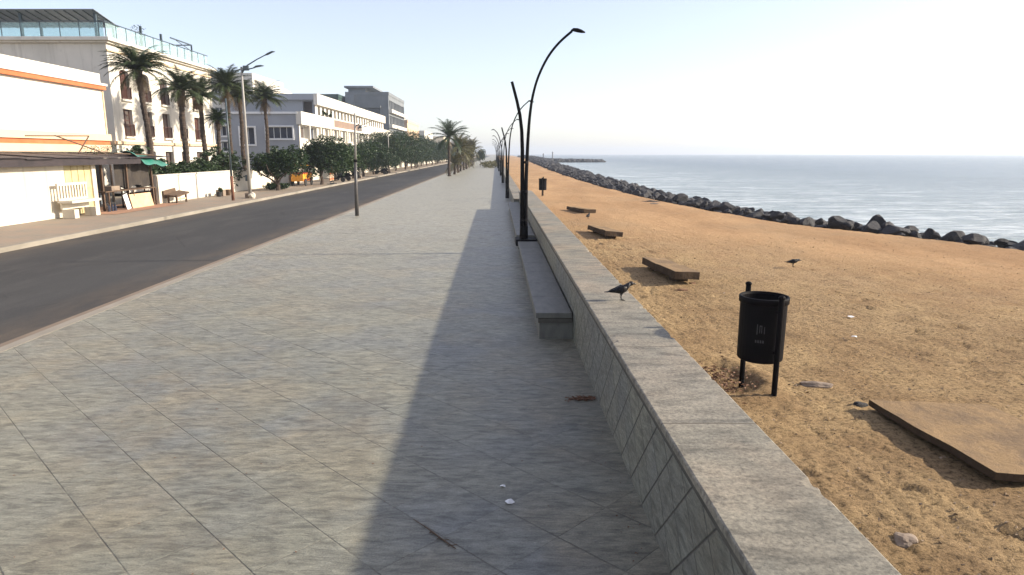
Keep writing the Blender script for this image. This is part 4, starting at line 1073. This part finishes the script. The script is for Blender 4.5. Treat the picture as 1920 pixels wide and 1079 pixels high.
r = empty('utility_pole', (-14.96, 38.7, 0), 'slim pole with a rusty brown lower half on the far pavement edge', 'pole')
MB().tube([(-14.96, 38.7, -.05), (-14.96, 38.7, 1.35)], .085, 10).build('lower_pole', M['pole_rust'], r, smooth=True)
MB().tube([(-14.96, 38.7, 1.35), (-14.96, 38.7, 5.6)], [.062, .045], 10).build('upper_pole', M['rail_metal'], r, smooth=True)
part('bracket', M['rail_metal'], r, (-15.4, -14.96, 38.68, 38.72, 3.2, 3.26))
r = empty('stump_pole', (-5.93, 28.9, 0), 'dark unlit pole standing alone on the roadside edge of the promenade', 'pole')
MB().tube([(-5.93, 28.9, -.05), (-5.93, 28.9, 1.2), (-5.91, 28.9, 2.3)], [.088, .072, .060], 12).build('lower_pole', M['pole_dark'], r, smooth=True)
MB().tube([(-5.91, 28.9, 2.3), (-5.88, 28.9, 3.3), (-5.86, 28.9, 4.25)], [.052, .042, .036], 12).build('upper_pole', M['pole_pale'], r, smooth=True)
MB().tube([(-5.91, 28.9, 2.26), (-5.91, 28.9, 2.36)], .08, 12).build('collar', M['black_metal'], r)
MB().tube([(-5.87, 28.9, 3.72), (-5.70, 28.9, 3.80), (-5.66, 28.9, 3.72)], .025, 8).build('hook', M['rail_metal'], r)

# ------------------------------------------------------------------ palms
def frond(m, base, az, el, L, droop, nl, lw, ll, rr, curl=0):
    """arching rachis with rows of narrow leaflets"""
    d = Vector((math.cos(az), math.sin(az), 0)); p = Vector(base); e = el; st = L/12; pts = [p.copy()]
    for i in range(12):
        p = p+(d*math.cos(e)+Vector((0, 0, math.sin(e))))*st; e -= droop/12*(1+i*.12); pts.append(p.copy())
    side = d.cross(Vector((0, 0, 1))).normalized()
    for k in range(nl):
        t = .12+.88*k/nl; f_ = t*12; i = min(int(f_), 11); q = pts[i].lerp(pts[i+1], f_-i); tg = (pts[i+1]-pts[i]).normalized(); up = side.cross(tg)
        l = ll*math.sin(PI*min(1, .18+.82*t))**.7*rr.uniform(.85, 1.1)*(1 if t < .9 else .75)
        for s_ in (-1, 1):
            dr = (side*s_*1.0+tg*.75+up*rr.uniform(-.05, .45)+Vector((0, 0, -.35-curl))).normalized()
            tip = q+dr*l; wv = tg.cross(dr).cross(dr).normalized()*lw
            wv = tg*lw
            m.add([q-wv*.6, q+wv*.6, tip+Vector((0, 0, -.12*l))], [(0, 1, 2)])
    return pts
def palm_meshes(kind, seed):
    rr = random.Random(seed); m = MB(); rach = MB(); dead = MB()
    if kind == 'date':
        for i in range(60):
            el = R(rr.choice([74, 58, 46, 36, 26, 14, 2]) + rr.uniform(-7, 7)); az = i*2.39996+rr.uniform(-.2, .2)
            pts = frond(m, (0, 0, 0), az, el, rr.uniform(1.3, 1.7), R(46), 40, .028, .36, rr); rach.tube(pts[::2], [.022-.0028*q for q in range(len(pts[::2]))], 4, False)
        for i in range(16):
            az = i*2.39996; pts = frond(dead, (0, 0, -.15), az, R(-38+rr.uniform(-12, 10)), rr.uniform(.7, 1.1), R(40), 16, .018, .28, rr)
    else:
        for i in range(30):
            el = R(rr.choice([84, 76, 66, 56, 44, 30, 12, -15]) + rr.uniform(-8, 8)); az = i*2.39996+rr.uniform(-.3, .3)
            pts = frond(m, (0, 0, 0), az, el, rr.uniform(2.3, 3.0), R(44), 44, .040, .60, rr, .1); rach.tube(pts[::2], [.035-.0045*q for q in range(len(pts[::2]))], 4, False)
        for i in range(7):
            az = i*2.39996+1; pts = frond(dead, (0, 0, -.2), az, R(-55+rr.uniform(-10, 10)), rr.uniform(1.2, 1.7), R(25), 22, .025, .4, rr, .3)
    return m, rach, dead
def make_palm(x, y, zb, h, kind, label, group, rad=.17, seed=1, leaf='palm_leaf', lean=(0, 0), scale=1):
    r = empty('palm_tree', (x, y, zb), label, 'palm tree', group)
    pts = [(x+lean[0]*(t/10)**2+.03*math.sin(t*1.1+seed), y+lean[1]*(t/10)**2, zb+h*t/10) for t in range(11)]
    fine = []; rd = []
    for i in range(44):
        t = i/43*10; a = min(int(t), 9); f_ = t-a; p = Vector(pts[a]).lerp(Vector(pts[a+1]), f_); fine.append(p)
        rd.append(rad*(1.12-.30*t/10)*(1.10 if i % 2 else .94) * (1.3 if i < 2 else 1) * (1+.75*max(0, (t-8.9))) )
    MB().tube(fine, rd, 10, True, seed, .15).build('trunk', M['palm_bark'], r)
    top = Vector(pts[-1])
    for (mb, nm, mt) in zip(palm_meshes(kind, seed), ('crown', 'frond_ribs', 'dead_fronds'), (leaf, leaf, 'dead_leaf')):
        mb.v = [tuple(Vector(q)*scale+top) for q in mb.v]
        mb.build(nm, M[mt], r, fix=False)
    return r
GP = 'palms in front of the white building'
pspots = [(-20.5, 41.0, 7.35, 'palm tree with a bare leaning trunk, leftmost before the white building', .17, (-.35, 0), 1.41),
          (-20.8, 46.2, 6.75, 'stout palm tree, second from left before the white building', .19, (0, 0), 1.26),
          (-20.9, 49.6, 6.6, 'palm tree with forked-looking trunk base, third from left before the white building', .17, (-.15, 0), 1.26),
          (-20.6, 53.6, 7.55, 'tall palm tree just left of the double-headed street lamp', .16, (.0, 0), 1.46),
          (-20.6, 56.2, 7.1, 'palm tree with a shaggy brown neck directly behind the double-headed street lamp', .17, (0, 0), 1.20),
          (-20.5, 62.0, 7.4, 'rightmost palm tree of the group, alone against the grey building', .16, (0, 0), 1.40)]
for i, (x, y, h, t, rd, ln, scl) in enumerate(pspots): make_palm(x, y, 0, h, 'date', t, GP, rd, 40+i, lean=ln, scale=scl)
make_palm(-20.0, 49.9, 0, 5.0, 'date', 'shorter palm tree crowded against the third tall palm', GP, .15, 61, scale=.75, leaf='coco_leaf')
# planted on the roadside edge of the promenade
make_palm(-5.5, 80.5, 0, 4.5, 'coco', 'dark coconut palm nearest on the roadside edge of the promenade', 'palms on the promenade edge', .15, 71, 'coco_leaf', scale=1.08)
yp = make_palm(-5.3, 96, 0, 3.3, 'coco', 'bushy yellowing palm right behind the dark coconut palm', 'palms on the promenade edge', .15, 72, 'yellow_leaf', scale=1.0)
yq = make_palm(-5.3, 88, 0, 1.3, 'coco', 'short yellowing palm beside the trunk of the dark coconut palm', 'palms on the promenade edge', .14, 73, 'yellow_leaf', scale=.80)
for i in range(8):
    c_ = copy_tree(yp if i % 2 else yq); c_.location = (-5.3+.1*(i % 3), 103+7.5*i, 0); c_.rotation_euler = (0, 0, 1.3*i); k = .9+.06*(i % 3); c_.scale = (k, k, k*(1.05 if i % 2 else 1.25))
    c_['label'] = 'yellowing palm in the distant row on the promenade edge'

# ------------------------------------------------------------------ broadleaf street trees
def make_tree(seed, h, w, label, leaf='leaf', n=5200, low=.33):
    r = empty('street_tree', (0, 0, 0), label, 'tree', 'dense street trees along the far pavement')
    rr = random.Random(seed); t = MB(); zc = h*(low+1)/2
    trk = [(0, 0, -.05), (.06, 0, .35), (-.04, .05, .8), (.02, 0, h*.42)]
    t.tube(trk, [.17, .13, .11, .09], 8, True, seed, .25)
    for k in range(7):
        a = k*2*PI/7+rr.uniform(-.4, .4); b0 = Vector((0, 0, rr.uniform(.45, h*.4))); L = w*.5*rr.uniform(.5, .8)
        t.tube([b0, b0+Vector((math.cos(a)*L*.35, math.sin(a)*L*.35, h*.14)), b0+Vector((math.cos(a)*L*.8, math.sin(a)*L*.8, h*.26)), b0+Vector((math.cos(a)*L, math.sin(a)*L, h*.42))], [.075, .055, .038, .015], 6)
    t.build('trunk', M['bark'], r)
    m = MB()
    for k in range(13):
        a = rr.uniform(0, 2*PI); rad = w*.5*rr.uniform(.15, .68); cz = h*(low+.16)+rr.random()*h*(1-low-.32)
        if k == 0: rad = 0; cz = zc
        s = w*.5*rr.uniform(.38, .56)*(1.1 if k else 1.5)
        leaves(m, (math.cos(a)*rad, math.sin(a)*rad, cz), s, s, min(s*.85, h*.27), int(n*1.25)//13, .105, rr, .35, 1.9, seed+k)
    m.build('crown', M[leaf], r, fix=False)
    return r
bush(-19.3, 48.0, 0, 1.7, 3.2, 4200, 'tall dark shrub behind the white wall between the slim pole and the street lamp', size=.11)
protos = [make_tree(1, 3.0, 4.9, 'small spreading street tree with twisted bare stems, nearest on the far kerb', n=9000, low=.34),
          make_tree(2, 3.85, 5.2, 'dense round street tree shading the yellow cart', n=10000, low=.24),
          make_tree(3, 3.6, 5.0, 'brighter green street tree right of the tree over the yellow cart', 'leaf_light', n=9000, low=.24),
          make_tree(4, 3.7, 6.0, 'dark street tree behind the lone dark pole', n=9000, low=.2),
          make_tree(5, 5.9, 7.2, 'tall dark street tree at the end of the long white building', n=10000, low=.16)]
for p_, (x, y) in zip(protos, [(-15.8, 49.4), (-15.0, 58.8), (-15.6, 66.5), (-15.3, 73.5), (-15.6, 100)]): p_.location = (x, y, 0)
k = 0
for y in (80.5, 87.5, 94):
    c_ = copy_tree(protos[3 if k % 2 else 1]); c_.location = (-15.6, y, 0); c_.rotation_euler = (0, 0, 2.1*k+1); k += 1
    c_['label'] = 'dark street tree in the low row before the long white building'
for i in range(20):
    y = 107+8.2*i; c_ = copy_tree(protos[4]); c_.location = (-15.6+.5*math.sin(i), y, 0); c_.rotation_euler = (0, 0, 1.7*i)
    s = 1+.06*math.sin(i*1.9); c_.scale = (s, s, s*(1.03-.006*i)); c_['label'] = 'tall dark street tree in the far part of the row along the kerb'
for i in range(9):   # second rank behind, closing the row
    y = 112+17*i; c_ = copy_tree(protos[4]); c_.location = (-20.0, y, 0); c_.rotation_euler = (0, 0, 2.7*i+.5); c_.scale = (1.05, 1.05, 1.02)
    c_['label'] = 'tall dark tree behind the whitewashed wall in the far part of the row'
ft = copy_tree(protos[1]); ft.location = (-4.3, 188, 0); ft.scale = (.62, .62, .95); ft['label'] = 'dark dome-shaped tree alone far down the promenade'; ft['group'] = 'far trees'
fm = MB(); rr = random.Random(77)
for i in range(9): leaves(fm, (-1.6+rr.uniform(-1, 1)+i*.18, 128+i*7, .45), 1.6, 3.0, .65, 420, .16, rr, .2, 1.6, i)
tag(fm.build('scrub_hedge', M['yellow_leaf'], None, fix=False, loc=(-1, 155, 0)), 'low brown scrubby hedge at the far end of the walk', 'hedge')

# ------------------------------------------------------------------ yellow cart, barricade and scooters under the trees
def cart():
    x, y = -16.2, 57.0
    r = empty('yellow_cart', (x, y, 0), 'yellow and red vendor cart parked under the second street tree', 'cart')
    part('body', M['yellow'], r, (x-.5, x+.5, y-1.3, y+1.5, .38, 1.0), bevel=.03)
    part('trim', M['red'], r, (x+.503, x+.52, y-1.2, y+1.4, .42, .56), (x-.55, x+.55, y-1.38, y+1.55, 1.003, 1.07))
    part('canopy', M['yellow'], r, (x-.65, x+.65, y-.7, y+.9, 1.62, 1.68))
    for a, b in ((-.5, -.6), (.5, -.6), (-.5, .8), (.5, .8)): part('canopy_post', M['rail_metal'], r, (x+a-.02, x+a+.02, y+b-.02, y+b+.02, 1.072, 1.618))
    for a in (-.56, .56):
        for b in (-.85, .95): MB().tube([(x+a-.04, y+b, .3), (x+a+.04, y+b, .3)], .3, 18).build('wheel', M['tyre'], r)
    MB().tube([(x, y-1.3, .8), (x, y-1.9, 1.0)], .02, 6).build('handle', M['rail_metal'], r)
cart()
r = empty('orange_barricade', (-14.4, 59.9, 0), 'cream and orange metal barricade standing right of the yellow cart', 'barricade')
part('panel', M['peach'], r, (-14.43, -14.4, 59.3, 60.7, .3, 1.5)); part('stripe', M['orange'], r, (-14.397, -14.39, 59.3, 60.7, .85, 1.1), (-14.397, -14.39, 59.3, 60.7, .35, .5))
for y in (59.35, 60.6): part('leg', M['rail_metal'], r, (-14.7, -14.1, y-.02, y+.02, -.01, .05), (-14.42, -14.38, y-.02, y+.02, .053, .3))
r = empty('cabinet', (-17.4, 57.3, 0), 'pale grey utility cabinet left of the yellow cart', 'cabinet')
part('body', M['grey_wall'], r, (-17.8, -17.1, 56.5, 58, 0, 1.45), bevel=.02); part('door', M['grey_wall'], r, (-17.097, -17.08, 56.6, 57.9, .15, 1.35))
def scooter():
    r = empty('parked_scooter', (0, 0, 0), 'dark parked scooter', 'scooter', 'scooters parked along the far kerb')
    for y in (-.62, .62):
        m = MB(); m.tube([(-.045, y, .23), (.045, y, .23)], .23, 18); w_ = m.build('wheel', M['tyre'], r)
    m = MB(); m.loft([((0, -.85, .62), (1, 0, 0), (0, 0, 1), .05, .05), ((0, -.6, .58), (1, 0, 0), (0, 0, 1), .15, .15), ((0, -.2, .52), (1, 0, 0), (0, 0, 1), .16, .18), ((0, .0, .34), (1, 0, 0), (0, 0, 1), .15, .07), ((0, .35, .32), (1, 0, 0), (0, 0, 1), .15, .06),
                      ((0, .5, .5), (1, 0, 0), (0, .5, .8), .17, .12), ((0, .52, .8), (1, 0, 0), (0, .8, .5), .14, .07), ((0, .48, .98), (1, 0, 0), (0, .8, .5), .05, .05)], 12)
    m.build('body', M['black_metal'], r, smooth=True)
    MB().box(-.12, .12, -.75, .0, .70, .79).build('seat', M['tyre'], r, bevel=.03)
    MB().tube([(-.33, .42, 1.0), (0, .5, .98), (.33, .42, 1.0)], .018, 8).build('handlebar', M['rail_metal'], r)
    MB().tube([(.0, .5, .95), (0, .62, .23)], .025, 8).build('fork', M['rail_metal'], r)
    return r
s0 = scooter(); s0.location = (-14.9, 64.2, 0); s0.rotation_euler = (0, 0, R(70)); s0['label'] = 'dark parked scooter right of the orange barricade'
for x, y, a, t in ((-15.0, 67.0, 75, 'second dark parked scooter, left of the lone dark pole'), (-15.3, 72.5, 100, 'dark parked scooter right of the lone dark pole'), (-14.9, 88.0, 80, 'dark parked scooter under the trees beside the farther lamp post'), (-14.9, 89.5, 95, 'last dark parked scooter of the pair by the farther lamp post')):
    c_ = copy_tree(s0); c_.location = (x, y, 0); c_.rotation_euler = (0, 0, R(a)); c_['label'] = t

# ------------------------------------------------------------------ long grey and white building
def long_building():
    X = -22.0
    r = empty('long_building', (X-8, 105, 0), 'long two-tone building, grey end wall and white banded seaward front', 'building')
    # grey end wall facing along the street
    m = MB(); x0 = -33.0; W = X-.05-x0
    opl = [(-25.65-x0, -22.75-x0, 4.25, 5.55)] + [(-30.75-x0, -29.75-x0, z, z+1.1) for z in (1.2, 2.85, 4.55)] + [(-28.6-x0, -27.0-x0, 3.6, 5.5)]
    facade(m, (x0, 77.5, 0), (1, 0, 0), W, 0, 7.25, opl, .35, (0, -1, 0))
    m.quad((x0, 77.5, 0), (x0, 77.5, 7.25), (x0, 86, 7.25), (x0, 86, 0))
    m.build('end_wall', M['grey_wall'], r, fix=False)
    for i, o in enumerate(opl):
        w_ = window(r, (x0, 77.5, 0), (1, 0, 0), (0, -1, 0), *o, .35, M['frame_white'], M['glass'], 3 if i == 0 else 1, 0, .06)
        a, b, c_, d = o; f = MB()
        for q in ((a-.16, a, c_-.14, d+.14), (b, b+.16, c_-.14, d+.14), (a, b, c_-.14, c_), (a, b, d, d+.14)): f.box(x0+q[0], x0+q[1], 77.5-.14, 77.5-.003, q[2], q[3])
        f.build('surround', M['frame_white'], w_)
    part('ledge', M['frame_white'], r, (x0-.05, X-.053, 77.3, 77.497, 6.95, 7.15))
    part('terrace_floor', M['grey_wall'], r, (x0, X-.25, 77.52, 86, 7.0, 7.2))
    # white front, lower two storeys
    m = MB(); L = 146-77.5; ops = [(.5, 3.4, 4.3, 5.65), (4.2, 7.6, 4.15, 5.7)]; a = 9.2
    while a < L-2: ops.append((a, a+1.5, 4.35, 5.7)); a += 2.55
    ops += [(q, q+1.5, 1.2, 2.8) for q in [1+2.9*i for i in range(23)]]
    facade(m, (X, 77.5, 0), (0, 1, 0), L, 0, 5.8, ops, .5, (1, 0, 0))
    m.build('front_wall', M['white'], r, fix=False)
    for i, o in enumerate(ops):
        if o[2] > 4: window(r, (X, 77.5, 0), (0, 1, 0), (1, 0, 0), *o, .5, M['frame_white'], M['glass'] if i % 3 else M['shutter_grey'], 1, 0, .08)
    part('lower_parapet', M['white'], r, (X-.25, X+.35, 77.35, 93, 5.803, 7.22), (X-.25, X+.348, 93.0, 112, 5.803, 6.1), (X-.25, X+.35, 112, 146.2, 5.803, 7.2))
    part('recessed_band', M['recess'], r, (X-.6, X-.2, 93.02, 111.98, 6.103, 7.15))
    part('awning', M['white'], r, (X+.003, X+.9, 84, 146, 3.75, 4.0))
    y = 80.9
    while y < 144: part('pilaster', M['white'], r, (X+.003, X+.28, y, y+.42, 4.003, 5.8)); y += 5.1
    # upper storey
    m = MB(); L2 = 137.4-86; ops = []; a = 1.2
    while a < L2-1.5: ops.append((a, a+1.15, 7.35, 8.42)); a += 2.15
    facade(m, (X-.3, 86, 0), (0, 1, 0), L2, 7.0, 8.5, ops, .5, (1, 0, 0))
    m.build('upper_wall', M['white'], r, fix=False)
    for i, o in enumerate(ops): window(r, (X-.3, 86, 0), (0, 1, 0), (1, 0, 0), *o, .5, M['shutter_grey'], M['glass'] if i % 2 else M['shutter_grey'], 0, 0, .07, name='window')
    part('roof_band', M['white'], r, (X-.35, X+.12, 85.6, 137.6, 8.503, 9.82))
    part('roof_overhang', M['grey_wall'], r, (x0-2, X-.353, 85.6, 137.6, 9.1, 9.8))
    m = MB(); xx = x0; W = X-.3-xx
    facade(m, (xx, 86.4, 0), (1, 0, 0), W, 7.2, 9.1, [(W-1.6, W-.45, 7.25, 8.95)], .8, (0, -1, 0)); m.build('upper_end_wall', M['grey_wall'], r, fix=False)
    part('terrace_door', M['shutter_grey'], r, (X-1.88, X-.76, 87.1, 87.2, 7.25, 8.95))
    m = MB()   # clipped pot plants standing on the terrace parapet
    rr = random.Random(6)
    for i, y in enumerate((88.2, 90.3, 92.4)):
        p_ = empty('terrace_shrub', (X+.0, y, 7.22), 'small clipped shrub on the parapet of the long building, ' + ('left', 'middle', 'right')[i] + ' of three', 'plant', 'clipped shrubs on the long building parapet')
        lm = MB(); leaves(lm, (X, y, 7.75), .3, .3, .45, 220, .09, rr, .1, 2, i); lm.build('leaves', M['hedge'], p_, fix=False)
        MB().lathe((X, y, 7.222), [(.13, 0), (.2, .22)], 10).build('pot', M['tyre'], p_)
    m = MB(); m.box(X-11, X-1, 96, 130, 9.83, 10.0); m.build('roof_slab', M['grey_wall'], r)
long_building()

def simple_block(name, x0, x1, y0, y1, H, wall, label, floors, z0=1.0, fh=3.2, bay=2.6, band=None, roof=True, wside=True, pane='glass', ww=1.4, wh=1.5):
    r = empty(name, ((x0+x1)/2, (y0+y1)/2, 0), label, 'building')
    m = MB(); o1 = []; o2 = []
    for f in range(floors):
        z = z0+f*fh; a = .9
        while a < y1-y0-ww: o1.append((a, a+ww, z, z+wh)); a += bay
        a = .9
        while wside and a < x1-x0-ww: o2.append((a, a+ww, z, z+wh)); a += bay*1.4
    facade(m, (x1, y0, 0), (0, 1, 0), y1-y0, 0, H, o1, .35, (1, 0, 0)); facade(m, (x0, y0, 0), (1, 0, 0), x1-x0, 0, H, o2, .35, (0, -1, 0))
    m.quad((x0, y0, 0), (x0, y0, H), (x0, y1, H), (x0, y1, 0)); m.quad((x0, y1, 0), (x0, y1, H), (x1, y1, H), (x1, y1, 0)); m.quad((x0, y0, H), (x1, y0, H), (x1, y1, H), (x0, y1, H))
    m.build('wall', wall, r, fix=False)
    for o in o1: window(r, (x1, y0, 0), (0, 1, 0), (1, 0, 0), *o, .35, M['frame_white'], M[pane], 1)
    for o in o2: window(r, (x0, y0, 0), (1, 0, 0), (0, -1, 0), *o, .35, M['frame_white'], M[pane], 1)
    if band:
        for f in range(floors): part('balcony_band', band, r, (x1+.003, x1+.7, y0+.3, y1-.3, z0+f*fh-.85, z0+f*fh-.1))
    if roof: part('parapet', wall, r, (x0-.1, x1+.1, y0-.1, y0+.15, H+.003, H+.7), (x1-.15, x1+.1, y0+.153, y1+.1, H+.003, H+.7))
    return r
# grey multi-storey block beyond the long building
g = simple_block('grey_block', -33.5, -24, 156, 182, 15.4, M['mid_grey'], 'tall grey multi-storey block with dark window bands beyond the long building', 4, 2.6, 3.3, 2.3, band=M['white'], wside=False, ww=1.9, wh=1.9)
part('end_window', M['glass'], g, (-29.3, -26, 155.9, 155.997, 10.6, 12.6)); part('window_hood', M['mid_grey'], g, (-29.6, -25.7, 155.3, 155.997, 12.65, 13.1))
part('rooftop_room', M['darkgrey'], g, (-33.3, -29.5, 158, 168, 15.41, 17.1)); part('roof_canopy', M['darkgrey'], g, (-34, -27.5, 157, 170, 17.103, 17.5))
part('dark_recess', M['darkgrey'], g, (-33.6, -31.6, 155.7, 155.99, 8, 15.4))
g = simple_block('green_glass_block', -39.5, -34.3, 152, 170, 14.6, M['deep_green'], 'dark green glassy block left of the tall grey block', 3, 4, 3.4, 2.6)
part('green_screen', M['tarp'], g, (-39.4, -34.5, 151.9, 151.99, 9.5, 14.2)) if False else None
g = simple_block('peach_building', -36, -24, 188, 216, 10.9, M['peach'], 'small peach and cream building above the far trees', 3, 1.8, 3.1, 4.2, ww=1.3, wh=1.3)
part('roof_room', M['white'], g, (-32, -26, 190, 198, 10.91, 12.9)); MB().lathe((-27.5, 206, 10.9), [(1.0, 0), (1.0, 1.6), (.3, 2.0)], 16).build('water_tank', M['white'], g)
# stepped white block behind the palms
g = simple_block('stepped_white_block', -46, -38.8, 112, 128, 15.2, M['white'], 'tall white stepped block rising behind the palm crowns', 4, 2.2, 3.2, 4.5, ww=1.1, wh=1.3, roof=False)
m = MB(); m.prism([(-38.8, 0), (-35.9, 0), (-35.9, 12.6), (-37.6, 13.8), (-38.8, 14.4)], 'y', 113, 127); m.build('lower_step', M['white'], g)
m = MB(); m.prism([(-35.897, 0), (-32.6, 0), (-32.6, 10.9), (-34, 12.0), (-35.897, 12.3)], 'y', 114, 127); m.build('lowest_step', M['cream'], g)
# pale buildings in the far haze
for i, (x0, x1, y0, y1, H, mt, t) in enumerate([(-42, -24, 232, 262, 9.5, 'white', 'pale low building far down the road behind the trees'), (-44, -22, 290, 330, 9, 'cream', 'cream building in the far haze at the end of the road'),
        (-26, -17, 352, 380, 8, 'wallwhite', 'white building in the far haze right of the road end'), (-60, -46, 330, 350, 14, 'grey_wall', 'pale grey block in the far haze')]):
    simple_block('distant_building', x0, x1, y0, y1, H, M[mt], t, 2, 2.0, 3.2, 4.5)

# ------------------------------------------------------------------ sea haze
hz = MB().box(-3950, 3950, -100, 3950, -2.6, 32).build('haze', bpy.data.materials.new('sea_haze'), None)
hm = hz.data.materials[0]; hm.use_nodes = True; t = hm.node_tree; t.nodes.clear()
ho = t.nodes.new('ShaderNodeOutputMaterial'); hv = t.nodes.new('ShaderNodeVolumePrincipled')
hv.inputs['Density'].default_value = .0005; hv.inputs['Color'].default_value = (.80, .89, 1.0, 1); hv.inputs['Anisotropy'].default_value = .3
t.links.new(hv.outputs[0], ho.inputs['Volume']); tag(hz, kind='stuff')
